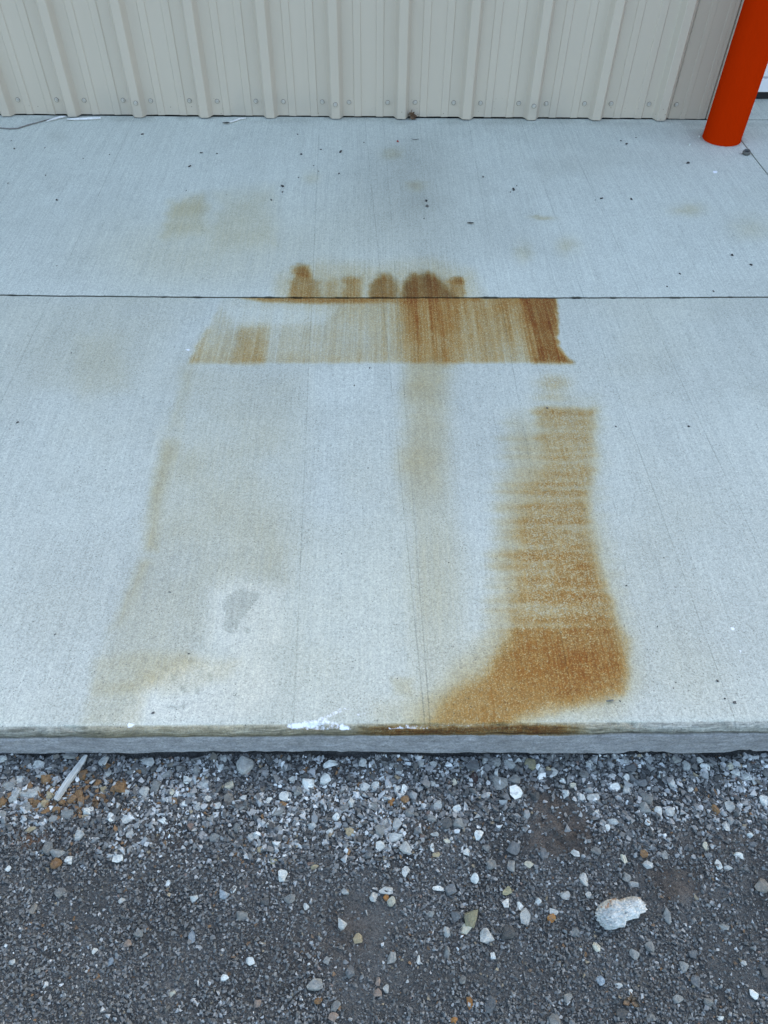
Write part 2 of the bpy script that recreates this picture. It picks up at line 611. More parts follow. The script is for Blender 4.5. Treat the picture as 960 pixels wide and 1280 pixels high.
def mat_dirt():
    n = N('packed_dirt')
    co = n.coord()
    A = n.sep(n.attr('soil').outputs['Color'])
    a = n.noise(co, 9, 5, 0.6)
    g = n.noise(co, 330, 3, 0.7)
    c = n.mix(n.mrange(a, 0.3, 0.7), (0.056, 0.057, 0.052), (0.108, 0.108, 0.097))
    c = n.mix(A[0], c, n.mix(n.mrange(a, 0.35, 0.65), (0.066, 0.057, 0.046), (0.112, 0.098, 0.080)))
    c = n.mix(n.math('MULTIPLY', A[1], 0.7), c, (0.16, 0.085, 0.04))
    gr = n.voronoi(co, 420, 'F1', 'Color')
    gs = n.sep(gr)[0]
    v = n.math('ADD', n.mrange(gs, 0, 1, 0.62, 1.35, False), n.math('MULTIPLY', n.math('SUBTRACT', g, 0.5), 0.5))
    c = n.mix(1.0, c, n.comb(v, v, v), 'MULTIPLY')
    vd = n.voronoi(co, 420)
    h = n.math('ADD', n.math('MULTIPLY', vd, -0.8), g)
    return n.done(c, 0.95, n.bump(h, 0.9, 0.0025), 0.2)


M['dirt'] = mat_dirt()


def mat_gravel():
    n = N('crushed_stone')
    co = n.coord()
    c = n.attr('tint').outputs['Color']
    v = n.mrange(n.noise(co, 430, 4, 0.65), 0.25, 0.75, 0.72, 1.28, False)
    c = n.mix(1.0, c, n.comb(v, v, v), 'MULTIPLY')
    return n.done(c, 0.85, n.bump(n.noise(co, 900, 2), 0.4, 0.0006), 0.3)


M['gravel'] = mat_gravel()

# ------------------------------------------------------------------ stains, mapped onto the slabs
YJ, YE = -1.524, -3.087


def joint_y(x):
    return -1.5135 - 0.0125 * np.clip(1 - ((x - 1.43) / 1.35) ** 2, -0.6, 1)


def stain_masks(X, Y):
    px, py = project(X, Y, np.zeros_like(X))
    xm, _ = project(X, np.full_like(X, -1.72), np.zeros_like(X))      # streaks run along X = const
    n1 = fbm(X * 9, Y * 9, 1)
    n2 = fbm(X * 9, Y * 9, 2)
    n3 = fbm(X * 40, Y * 40, 3)
    wx = px + (n1 - 0.5) * 14 + (n3 - 0.5) * 7
    wy = py + (n2 - 0.5) * 9 + (n3 - 0.5) * 5
    st = fbm(X * 85, Y * 1.5, 5, 3)            # fine streaks
    st2 = fbm(X * 26, Y * 0.9, 6, 3)
    low = Y < joint_y(X)
    rust = np.zeros_like(X)
    tan = np.zeros_like(X)
    pale = np.zeros_like(X)
    damp = np.zeros_like(X)
    white = np.zeros_like(X)
    worn = np.zeros_like(X)

    # --- A: the wide bar under the joint
    bar = soft_poly(px + (n3 - 0.5) * 5, py + (n3 - 0.5) * 2.5, [(283, 360), (691, 360), (698, 405), (697, 432), (714, 453), (237, 454), (250, 425), (264, 402)], 3.2)
    kx = [230, 262, 296, 314, 331, 345, 400, 460, 488, 512, 540, 572, 600, 628, 650, 668, 684, 715]
    top = [0.02, 0.03, .05, .08, .10, .16, .22, .36, .50, .92, .95, .85, .72, .80, 1.0, 1.15, 1.2, 1.1]
    bot = [.36, .30, .34, .50, .46, .25, .30, .33, .40, .58, .82, .62, .50, .40, .42, 1.25, 1.2, 1.0]
    t = np.clip((py - 374) / 78, 0, 1)
    a = np.interp(xm, kx, top) * (1 - t) + np.interp(xm, kx, bot) * t
    a *= 0.62 + 0.70 * (st2 - .1) + 0.9 * (st - 0.5)
    dip = sstep(0.15, 0.5, t) * (1 - sstep(0.75, 1.0, t)) * sstep(330, 380, xm) * (1 - sstep(455, 490, xm))
    a *= 1 - 0.25 * dip
    rust += np.where(low, 1.02 * bar * a, 0)
    # darker right column of the bar
    rc = soft_poly(wx, py, [(650, 360), (692, 360), (694, 405), (697, 440), (713, 453), (668, 453), (672, 430), (660, 395)], 6)
    rust += np.where(low, 0.50 * rc, 0)
    damp += np.where(low, 0.45 * rc, 0)
    core = soft_poly(wx, wy, [(505, 370), (560, 370), (572, 400), (560, 452), (536, 452), (520, 420)], 14)
    rust += np.where(low, 0.45 * core * (0.1 + 1.6 * st), 0)
    # left edge band and the small patch
    rust += np.where(low, 0.10 * soft_poly(wx, py, [(256, 410), (268, 410), (255, 454), (237, 454)], 6), 0)
    rust += np.where(low, 0.26 * soft_poly(px + (n3 - .5) * 7, py, [(302, 412), (331, 410), (330, 454), (290, 454)], 8), 0)
    # brown lip along the joint
    jl = soft_poly(px, py, [(270, 366), (600, 366), (600, 377), (400, 379), (330, 377)], 3)
    rust += np.where(low, 0.85 * jl * (1 - sstep(420, 520, px) * 0.6), 0)
    # clean light wedge
    pale_w = soft_poly(wx, wy, [(280, 380), (340, 382), (420, 386), (400, 402), (290, 408)], 8)
    rust *= np.where(low, 1 - 0.6 * pale_w, 1)
    damp += np.where(low, -0.25 * pale_w, 0)
    damp += np.where(low, -0.28 * soft_poly(wx, wy, [(385, 457), (462, 457), (470, 505), (388, 510)], 10), 0)

    # --- B: domes above the joint
    up = ~low
    halo = soft_poly(wx, wy, [(350, 345), (400, 330), (470, 335), (540, 325), (590, 345), (600, 380), (345, 380)], 16)
    rust += np.where(up, 0.20 * halo, 0)
    for pts, s, k in (([(366, 352), (362, 380), (400, 380), (399, 351), (388, 349), (384, 333), (375, 330), (364, 338), (372, 346)], 4, .62),
                      ([(372, 332), (382, 331), (383, 345), (372, 345)], 3, .55),
                      ([(404, 352), (424, 350), (426, 380), (402, 380)], 6, .30),
                      ([(430, 350), (452, 348), (450, 380), (428, 380)], 5, .55),
                      ([(462, 380), (464, 358), (472, 347), (484, 343), (495, 352), (499, 380)], 5, .80),
                      ([(502, 380), (505, 358), (514, 346), (536, 343), (552, 352), (562, 366), (570, 380)], 6, 1.05),
                      ([(560, 351), (577, 348), (581, 380), (566, 380)], 4, .62),
                      ([(568, 348), (577, 347), (577, 356), (569, 356)], 2.5, .45)):
        rust += np.where(up, k * soft_poly(px + (n3 - .5) * 9, py + (n3 - .5) * 5 + (st - .5) * 5, pts, s) * (0.40 + 1.1 * st), 0)
        damp += np.where(up, (1.9 if k > .7 else .9) * k * soft_poly(px + (n3 - .5) * 6, py + 3 + (n3 - .5) * 4, pts, s + 1) * (0.4 + 0.9 * st2), 0)

    # --- C: faint stripe below the bar
    cx = np.interp(py, [453, 520, 590, 660, 760, 900], [536, 530, 530, 545, 552, 545])
    wd = np.interp(py, [453, 560, 660, 760, 900], [27, 30, 30, 34, 40])
    stripe = np.exp(-np.abs((wx - cx) / wd) ** 3) * sstep(440, 456, py)
    k = np.interp(py, [453, 560, 620, 700, 800, 905], [1.05, .95, .75, .78, .60, .72])
    tan += np.where(low, stripe * k * 0.52 * (0.45 + 0.75 * n1 + 0.25 * st2), 0)
    rust += np.where(low, 0.13 * stripe * sstep(440, 456, py) * (1 - sstep(560, 640, py)) * (0.4 + n1), 0)

    # --- D: the right-hand foot
    bands = 0.5 + 0.5 * np.sin(Y * 2 * np.pi / 0.047 + (vnoise(X * 5, Y * 6, 21) - 0.5) * 3.6 + vnoise(X * 0 + 3, Y * 16, 23) * 4.0)
    bands = np.clip(bands * 0.45 + (vnoise(X * 9, Y * 75, 24) - 0.2) * 0.8, 0, 1)
    bw = 1 - sstep(770, 815, py)
    shift = (bands - 0.5) * 9 * bw + (vnoise(X * 6, Y * 45, 26) - .5) * 9 * bw
    foot = soft_poly(wx + shift * sstep(20, -40, px - 700), wy, [(676, 509), (739, 509), (742, 560), (736, 600), (735, 645), (745, 700), (760, 760), (776, 800),
                              (781, 845), (772, 866), (740, 874), (690, 884), (645, 897), (640, 930), (530, 930), (556, 878), (600, 846), (636, 808),
                              (646, 760), (650, 700), (656, 640), (668, 610), (682, 590), (680, 540)], 15)
    edge_sharp = sstep(500, 513, wy)
    str_ = np.interp(py, [508, 540, 600, 700, 760, 800, 850, 905], [.80, .62, .72, .92, .98, 1.0, 1.02, .86])
    body = foot * str_ * (1 - bw * 0.62 * (1 - bands)) * (0.60 + 0.5 * n1 + 0.35 * fbm(X * 28, Y * 28, 27)) * edge_sharp
    body *= 1 - 0.30 * sstep(640, 560, px) * sstep(820, 850, py)
    rust += np.where(low, body, 0)
    feather = soft_poly(wx - 4 + shift, wy, [(640, 560), (700, 540), (720, 760), (700, 850), (560, 915), (510, 915), (560, 850), (606, 790), (622, 700), (634, 620)], 26)
    rust += np.where(low, 0.20 * feather * (1 - foot) * (.4 + bands * bw + .3), 0)
    hot = blob(wx, wy, 735, 830, 42, 40, 3)
    rust += np.where(low, 0.30 * hot * (0.6 + n3 * .8), 0)
    rust += np.where(low, 0.20 * soft_poly(wx, wy, [(700, 690), (745, 690), (768, 790), (720, 800), (690, 760)], 14), 0)
    halo2 = soft_poly(wx + shift, wy, [(640, 520), (745, 500), (750, 640), (765, 700), (800, 850), (770, 895), (560, 920), (500, 920), (560, 850), (610, 800), (620, 700), (625, 600)], 22)
    tan += np.where(low, 0.62 * halo2 * (0.5 + 0.8 * n1), 0)
    worn += np.where(low, foot * np.interp(py, [500, 760, 810, 850], [1.0, 1.0, .62, .45]), 0)
    up_patch = blob(wx, wy, 692, 478, 16, 9) + 0.5 * blob(wx, wy, 690, 495, 22, 6)
    rust += np.where(low, 0.38 * up_patch, 0)
    worn += np.where(low, up_patch, 0)
    tan += np.where(low, 0.35 * soft_poly(wx, wy, [(470, 880), (560, 860), (560, 930), (460, 930)], 14), 0)
    tan += np.where(low, 0.45 * soft_poly(wx, wy, [(490, 848), (515, 848), (515, 868), (492, 866)], 6), 0)

    # --- E: left tan field with its darker outer stripe
    fld = soft_poly(wx, wy, [(236, 458), (380, 470), (385, 560), (372, 690), (300, 695), (185, 690), (195, 600), (212, 545)], 30)
    tan += np.where(low, 0.24 * fld * (0.1 + 1.4 * n1), 0)
    fld2 = soft_poly(wx, wy, [(212, 545), (330, 540), (350, 690), (188, 688)], 26) * (.3 + 1.2 * n2)
    tan += np.where(low, 0.22 * fld2, 0)
    damp += np.where(low, 0.05 * fld2, 0)
    for pts, k in (([(230, 462), (240, 462), (224, 535), (214, 535)], .45), ([(207, 552), (220, 552), (204, 620), (192, 685), (182, 685), (190, 610)], .95),
                   ([(176, 705), (186, 705), (168, 745), (150, 780), (140, 785), (160, 740)], .62),
                   ([(118, 822), (230, 816), (250, 830), (165, 866), (114, 866)], .62),
                   ([(112, 860), (190, 850), (170, 908), (102, 908)], .42)):
        tan += np.where(low, k * soft_poly(wx, wy, pts, 11) * (0.35 + 0.9 * n2), 0)
    f3 = soft_poly(wx, wy, [(178, 696), (350, 690), (362, 730), (300, 726), (262, 738), (258, 812), (200, 826), (126, 826)], 20)
    damp += np.where(low, 0.13 * f3, 0)
    tan += np.where(low, 0.30 * f3 * (.3 + 1.3 * n1), 0)
    # --- F: bleached cream patches and the bare grey fleck in them
    pale += np.where(low, 0.95 * soft_poly(wx, wy, [(262, 730), (300, 722), (352, 735), (352, 800), (300, 822), (258, 800)], 16), 0)
    pale += np.where(low, 1.0 * soft_poly(wx, wy, [(180, 850), (225, 822), (340, 818), (345, 870), (300, 906), (150, 908)], 16), 0)
    tan += np.where(low, 0.35 * soft_poly(wx, wy, [(170, 842), (240, 822), (300, 826), (280, 850), (200, 870)], 12), 0)
    fle = soft_poly(px + (n3 - .5) * 8 + (fbm(X * 110, Y * 110, 34) - .5) * 16, py + (fbm(X * 40, Y * 40, 33) - .5) * 8 + (fbm(X * 110, Y * 110, 35) - .5) * 14, [(280, 748), (298, 740), (312, 736), (326, 745), (314, 757), (306, 768), (300, 782), (288, 794), (280, 790), (283, 770), (277, 758)], 1.6)
    for q in ((310, 788, 3, 4), (240, 825, 4, 3), (209, 836, 4, 3), (217, 846, 3, 4), (229, 860, 4, 4), (246, 862, 3, 5), (263, 846, 3, 5), (222, 883, 14, 2), (234, 815, 4, 2)):
        fle = np.maximum(fle, 0.9 * soft_poly(px + (n3 - .5) * 5, py + (n3 - .5) * 5, [(q[0] - q[2], q[1] - q[3]), (q[0] + q[2], q[1] - q[3] * .7), (q[0] + q[2] * .7, q[1] + q[3]), (q[0] - q[2], q[1] + q[3])], 1.3))
    pale *= 1 - 0.9 * fle
    damp += 0.42 * np.where(low, fle, 0)
    # pale streaks in the middle
    damp += np.where(low, -0.16 * soft_poly(wx, wy, [(370, 690), (500, 640), (520, 900), (360, 900)], 30), 0)

    # --- H: upper slab
    tan += np.where(up, 0.72 * soft_poly(wx, wy, [(212, 254), (255, 246), (260, 288), (206, 296)], 11) * (.4 + 1.1 * n2), 0)
    tan += np.where(up, 0.34 * soft_poly(wx, wy, [(270, 244), (342, 236), (345, 305), (265, 310)], 14) * (.4 + 1.1 * n1), 0)
    tan += np.where(up, 0.36 * blob(wx, wy, 230, 320, 110, 42), 0)
    tan += np.where(up, 0.18 * blob(wx, wy, 420, 300, 140, 60), 0)
    for cx_, cy_, rx_, ry_, k in ((488, 191, 12, 5, .50), (520, 232, 12, 5, .55), (858, 262, 20, 7, .55), (654, 315, 8, 13, .40), (710, 308, 14, 10, .5),
                                  (388, 222, 10, 7, .35), (940, 285, 26, 14, .35), (679, 271, 13, 2.5, .8)):
        tan += np.where(up, k * blob(wx, wy, cx_, cy_, rx_, ry_), 0)
    damp += np.where(up, 0.62 * blob(wx, wy, 500, 235, 75, 70) + 0.20 * blob(wx, wy, 700, 208, 60, 14) + 0.35 * blob(wx, wy, 73, 172, 12, 8), 0)
    damp += np.where(up, 0.45 * blob(wx, wy, 525, 250, 26, 16), 0)
    damp += np.where(up, 0.25 * blob(wx, wy, 540, 310, 40, 40), 0)
    tan += np.where(low, 0.28 * soft_poly(wx, wy, [(95, 420), (150, 420), (160, 480), (100, 500)], 20) * n1 * 1.5, 0)
    tan += np.where(low, 0.30 * fbm(X * 2.2, Y * 2.2, 50) * sstep(0.45, 0.7, fbm(X * 1.7, Y * 1.7, 51)), 0)
    damp += 0.20 * sstep(0.5, 0.75, fbm(X * 2.6, Y * 2.6, 55)) - np.where(up, 0.26, 0)  # upper slab colour lightened evenly to offset the shade by the wall

    # darker ring round the post foot and darker band along the wall foot
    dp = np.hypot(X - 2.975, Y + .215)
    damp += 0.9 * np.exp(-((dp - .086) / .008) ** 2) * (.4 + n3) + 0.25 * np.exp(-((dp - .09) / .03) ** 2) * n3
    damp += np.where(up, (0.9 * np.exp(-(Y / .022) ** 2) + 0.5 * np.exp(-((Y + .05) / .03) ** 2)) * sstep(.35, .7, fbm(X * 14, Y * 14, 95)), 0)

    # --- G: white lime at the front edge, white flecks
    for pts, k in (([(358, 905), (400, 896), (432, 882), (440, 886), (410, 899), (440, 905), (436, 912), (360, 911)], .60),
                   ([(157, 909), (159, 903), (161, 900), (164, 905), (164, 911)], .62),
                   ([(446, 892), (462, 889), (458, 894), (448, 896)], .62)):
        white += np.where(low, k * soft_poly(wx, py, pts, 3), 0)
    ridge = np.interp(px, [420, 470, 500, 540, 560, 585, 592, 600], [908, 908.5, 908, 907, 907, 907.5, 908, 908])
    white += np.where(low & (px > 425) & (px < 594), 0.72 * np.exp(-((py - ridge) / 1.7) ** 2) * sstep(.25, .5, fbm(X * 35, X * 0, 71)), 0)
    white += np.where(low, 0.40 * np.exp(-((py - 905.5 - (n1 - .5) * 4) / 1.6) ** 2) * sstep(0.45, 0.6, n2), 0)
    for q in ((894, 215, 4, 2.2), (735, 148, 5, 1.5), (916, 786, 3.2, 3.2), (926, 814, 2.4, 2.0), (235, 437, 4, 1.2)):
        white += 1.0 * blob(px, py, *q)
    return rust, tan, pale, damp, white, worn, px, py


# ------------------------------------------------------------------ pavement
def spaced(pieces):
    o = []
    for a, b, s in pieces:
        n = max(1, int(round(abs(b - a) / s)))
        o += list(np.linspace(a, b, n, endpoint=False))
    o.append(pieces[-1][1])
    return np.array(o)


pavement = empty('pavement')
tag(pavement, 'pale broomed concrete apron with rust stains beside the metal wall', kind='structure')


def slab(xs, prof, front=False, sandy=0.0, joint_top=None, joint_bot=None):
    """prof: list of (y, z, flag) rows; flag 0 top, >0 lip/face."""
    xs = np.concatenate([[xs[0]], xs, [xs[-1]]])
    zc = np.zeros(len(xs)); zc[0] = zc[-1] = -0.06
    P = np.array(prof)
    X, Yr = np.meshgrid(xs, P[:, 0])
    Zr = np.repeat(P[:, 1][:, None], len(xs), 1)
    F = np.repeat(P[:, 2][:, None], len(xs), 1)
    Y = Yr.copy()
    # rows near a joint follow its slightly wandering line
    jy = joint_y(X) - YJ + (vnoise(X * 60, X * 0, 77) - .5) * 0.0016
    chip = np.clip(fbm(X * 30, X * 0, 78, 3) - .60, 0, 1) * 0.018
    if joint_top: Y -= chip * np.exp(-np.abs(Yr - joint_top) / 0.004)
    if joint_bot: Y += chip * np.exp(-np.abs(Yr - joint_bot) / 0.004)
    if joint_top: Y += jy * np.exp(-np.abs(Yr - joint_top) / 0.10)
    if joint_bot: Y += jy * np.exp(-np.abs(Yr - joint_bot) / 0.10)
    Z = Zr + np.where(F < 0.5, (fbm(X * 3, Yr * 3, 61) - .5) * 0.004, 0)
    if front:
        ch = fbm(X * 22, Yr * 0, 62)
        ch2 = fbm(X * 70, Zr * 30, 63)
        lip = np.where((F > 0.2) & (F < 1.5), 1.0, 0)
        Y += lip * ((ch - .5) * 0.006 + (ch2 - .5) * 0.004)
        Z -= np.where((F > .2) & (F < .9), np.clip(ch - 0.60, 0, 1) * 0.02, 0)
        Y += np.where(F > 1.5, (fbm(X * 8, Zr * 8, 64) - .5) * 0.004 + (fbm(X * 45, Zr * 60, 65) - .5) * 0.0038, 0)
        px = project(X, Y, Z)[0]
        rag = np.maximum(np.maximum(sstep(378, 392, px) * (1 - sstep(412, 428, px)), sstep(772, 790, px) * (1 - sstep(828, 842, px))), sstep(905, 925, px))
        Z += np.where(F > 2.2, (fbm(X * 6, X * 0, 66) - .5) * 0.008 + rag * (.002 + fbm(X * 90, X * 0, 67, 3) * 0.014) - 0.018 * (np.clip(X, -3, 6) - 1.4), 0)
        # a hairline crack and step in the face right of the stain
        Y += np.where((F > 1.5) & (X > 1.713 + (Zr + .07) * .12), -0.0022, 0)
    Z = Z + zc[None, :]
    rust, tan, pale, damp, white, worn, px, py = stain_masks(X, Y)
    damp = np.where(((F < .2) & (Zr < -0.002)) | (zc[None, :] < -0.01), 5.0, damp)
    Fc = np.clip(F, 0, 1.0)
    facew = np.where(F > 1.5, 1.0, np.where(F > 0.2, 0.35, 0.0))
    if front:
        lipm = (F > 0.2) & (F < 1.5)
        k = soft_poly(px, np.full_like(px, 10.), [(428, 0), (720, 0), (720, 20), (428, 20)], 3) * 0 + sstep(430, 500, px) * (1 - sstep(690, 745, px))
        n = fbm(X * 18, Zr * 420, 68, 5)
        n_ = fbm(X * 60, Zr * 500, 70, 4)
        right = sstep(690, 760, px)
        rust = np.where(lipm, 0.95 * k * np.where(F < .35, .3, 1) * (0.1 + 1.6 * n) + 0.12 * sstep(80, 140, px) * (1 - sstep(760, 840, px)), rust)
        tan = np.where(lipm, 0.36 * sstep(-60, 120, px) * (1 - sstep(700, 800, px)) * (0.4 + n) + 0.12, tan)
        white = np.where(lipm & (F < .9), white * .9, np.where(lipm, white * 0.2, white))
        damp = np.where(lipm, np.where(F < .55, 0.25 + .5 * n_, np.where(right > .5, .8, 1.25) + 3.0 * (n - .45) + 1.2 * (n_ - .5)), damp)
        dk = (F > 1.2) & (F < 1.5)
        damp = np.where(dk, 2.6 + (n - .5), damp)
        fc = F > 1.5
        rust = np.where(fc, 0, rust); tan = np.where(fc, 0.10, tan); white = np.where(fc, 0, white); pale = np.where(fc, 0, pale); worn = np.where(fc, 0, worn)
        damp = np.where(fc, 0.15 * fbm(X * 5, Zr * 5, 69), damp)
    sand = np.full_like(X, sandy) * np.clip(0.55 + sstep(430, 640, py) * 0.45, 0, 1)
    v = np.stack([X.ravel(), Y.ravel(), Z.ravel()], 1)
    me = np_mesh('concrete_slab', v, grid_faces(*X.shape), False)
    c = lambda *a: np.stack([x.ravel() for x in a], 1)
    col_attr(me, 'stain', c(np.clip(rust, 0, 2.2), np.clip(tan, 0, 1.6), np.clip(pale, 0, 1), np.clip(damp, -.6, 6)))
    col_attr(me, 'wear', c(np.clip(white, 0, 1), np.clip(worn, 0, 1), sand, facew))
    return obj('concrete_slab', me, M['concrete'], pavement)


G = 0.0034      # half the joint width
side_t = [(-0.06, 0), (-0.004, 0)]
X0, X1, X2 = -1.52, 3.06 - G, 7.6


def prof_top(y0, y1, step):
    ys = spaced([(y0, y1, step)])
    p = [(y0, -0.06, 0.0), (y0, -0.003, 0.0)]
    p += [(y0 - 0.0015 * 1, 0.0, 0.0)] + [(y, 0.0, 0.0) for y in ys[1:-1]] + [(y1 + 0.0015, 0.0, 0.0)]
    p += [(y1, -0.003, 0.0), (y1, -0.06, 0.0)]
    return p


def prof_front(y0, step):
    ys = spaced([(y0, -2.90, step), (-2.90, -3.060, 0.003)])
    p = [(y0, -0.06, 0.0), (y0, -0.003, 0.0), (y0 - .0015, 0, 0.0)] + [(y, 0, 0.0) for y in ys[1:]]
    p += [(-3.066, -0.0005, 0.0), (-3.071, -0.0014, 0.0), (-3.076, -0.0034, 0.3), (-3.081, -0.0070, 0.6), (-3.0845, -0.0115, 1.0),
          (-3.0865, -0.0170, 1.0), (-3.0868, -0.0200, 1.3), (-3.0845, -0.0220, 1.3), (-3.0850, -0.0245, 1.3), (-3.0885, -0.0265, 2.0)]
    p += [(-3.0892, z, 2.0) for z in np.linspace(-0.031, -0.090, 18)] + [(-3.0885, -0.098, 2.5), (-3.080, -0.103, 2.5), (-3.068, -0.112, 2.0), (-3.066, -0.30, 2.0)]
    return p


lo_x = spaced([(X0, 0.30, 0.02), (0.30, 2.45, 0.0042), (2.45, X1, 0.012)])
up_x = spaced([(X0, -0.2, 0.03), (-0.2, X1, 0.0075)])
slab(up_x, prof_top(-0.0022, YJ + G, 0.0075), sandy=0.25, joint_bot=YJ + G)
slab(lo_x, prof_front(YJ - G, 0.0042), front=True, sandy=1.0, joint_top=YJ - G)
far_x = spaced([(3.06 + G, X2, 0.03)])
slab(far_x, prof_top(-0.0022, YJ + G, 0.03), sandy=0.25, joint_bot=YJ + G)
slab(far_x, prof_front(YJ - G, 0.03), front=True, sandy=1.0, joint_top=YJ - G)
slab(spaced([(3.01, X2, 0.02)]), prof_top(0.62, 0.0022, 0.02), sandy=0.2)
slab(spaced([(-6.1, X0 - 2 * G, 0.05)]), prof_top(-0.0022, YJ + G, 0.05), sandy=0.25, joint_bot=YJ + G)
slab(spaced([(-6.1, X0 - 2 * G, 0.05)]), prof_front(YJ - G, 0.05), front=True, sandy=1.0, joint_top=YJ - G)

# ------------------------------------------------------------------ ground sheet
gx = spaced([(-700, -60, 80), (-60, -6, 6), (-6, -0.6, 0.3), (-0.6, 0.45, 0.03), (0.45, 2.35, 0.005), (2.35, 3.6, 0.03), (3.6, 9, 0.4), (9, 60, 6), (60, 700, 80)])
gy = spaced([(-700, -60, 80), (-60, -7, 5), (-7, -4.6, 0.2), (-4.6, -3.75, 0.03), (-3.75, -3.05, 0.005), (-3.05, -2.6, 0.05), (-2.6, 14, 0.8), (14, 60, 6), (60, 700, 80)])
GX, GY = np.meshgrid(gx, gy)


def earth_mask(px, py):
    e = soft_poly(px, py, [(650, 975), (700, 985), (745, 1030), (735, 1065), (690, 1075), (655, 1060), (668, 1020)], 16)
    e = np.maximum(e, .9 * soft_poly(px, py, [(800, 1080), (870, 1085), (880, 1120), (830, 1130)], 14))
    e = np.maximum(e, .8 * blob(px, py, 440, 1165, 32, 30))
    e = np.maximum(e, .6 * blob(px, py, 205, 1050, 40, 22))
    e = np.maximum(e, .7 * blob(px, py, 528, 1040, 22, 20))
    e = np.maximum(e, .6 * blob(px, py, 425, 955, 60, 12))
    e = np.maximum(e, .5 * blob(px, py, 390, 1190, 70, 40))
    e = np.maximum(e, .5 * blob(px, py, 900, 1055, 60, 26))
    return e


def ground_z(X, Y):
    z = ground_level(X) + (fbm(X * 6, Y * 6, 81) - .5) * 0.010 + (fbm(X * 60, Y * 60, 82) - .5) * 0.004
    px, py = project(X, Y, ground_level(X))
    e = earth_mask(px, py)
    z = z + e * (fbm(X * 75, Y * 75, 83, 3) - 0.45) * 0.016
    z = z + (0.005 - 0.016 * sstep(.35, .65, fbm(X * 9, X * 0, 84))) * np.exp(-((Y + 3.088) / 0.012) ** 2)
    return z, e, px, py


GZ, GE, gpx, gpy = ground_z(GX, GY)
iron = np.maximum(blob(gpx, gpy, 38, 1050, 20, 12), .8 * blob(gpx, gpy, 60, 1000, 40, 18))
me = np_mesh('ground', np.stack([GX.ravel(), GY.ravel(), GZ.ravel()], 1), grid_faces(*GX.shape)[:, ::-1], True)
col_attr(me, 'soil', np.stack([GE.ravel(), iron.ravel(), 0 * iron.ravel(), 1 + 0 * iron.ravel()], 1))
tag(obj('ground', me, M['dirt']), 'dark packed dirt and stone dust in front of the slab', kind='structure')

# ------------------------------------------------------------------ rock shapes
def hull_rock(npts, seed, flat=0.8):
    r = random.Random(seed)
    bm = bmesh.new()
    for _ in range(npts):
        v = Vector((r.gauss(0, 1), r.gauss(0, 1), r.gauss(0, 1))).normalized()
        p = 4.0
        s = (abs(v.x) ** p + abs(v.y) ** p + abs(v.z) ** p) ** (-1 / p)
        v = v * (0.55 * s * r.uniform(.80, 1.0) + 0.45 * r.uniform(.85, 1.0))
        bm.verts.new(v)
    ret = bmesh.ops.convex_hull(bm, input=bm.verts)
    junk = [g for g in ret['geom_interior'] if isinstance(g, bmesh.types.BMVert)]
    bmesh.ops.delete(bm, geom=junk, context='VERTS')
    loose = [v for v in bm.verts if not v.link_faces]
    bmesh.ops.delete(bm, geom=loose, context='VERTS')
    bmesh.ops.triangulate(bm, faces=bm.faces)
    bmesh.ops.recalc_face_normals(bm, faces=bm.faces)
    # normalise to +-0.5
    c = np.array([v.co for v in bm.verts])
    lo, hi = c.min(0), c.max(0)
    for v in bm.verts:
        for i in range(3):
            v.co[i] = (v.co[i] - (lo[i] + hi[i]) / 2) / (hi[i] - lo[i])
    return bm


def big_rock(seed):
    bm = hull_rock(15, seed)
    bmesh.ops.bevel(bm, geom=list(bm.edges), offset=0.035, segments=1, affect='EDGES', clamp_overlap=True)
    bmesh.ops.triangulate(bm, faces=bm.faces)
    r = random.Random(seed)
    for v in bm.verts:
        v.co += Vector((r.uniform(-1, 1), r.uniform(-1, 1), r.uniform(-1, 1))) * 0.012
    return bm_mesh('stone', bm)


ROCKS = [big_rock(100 + i) for i in range(26)]
for me_ in ROCKS:
    me_.materials.append(M['stone_grey'])

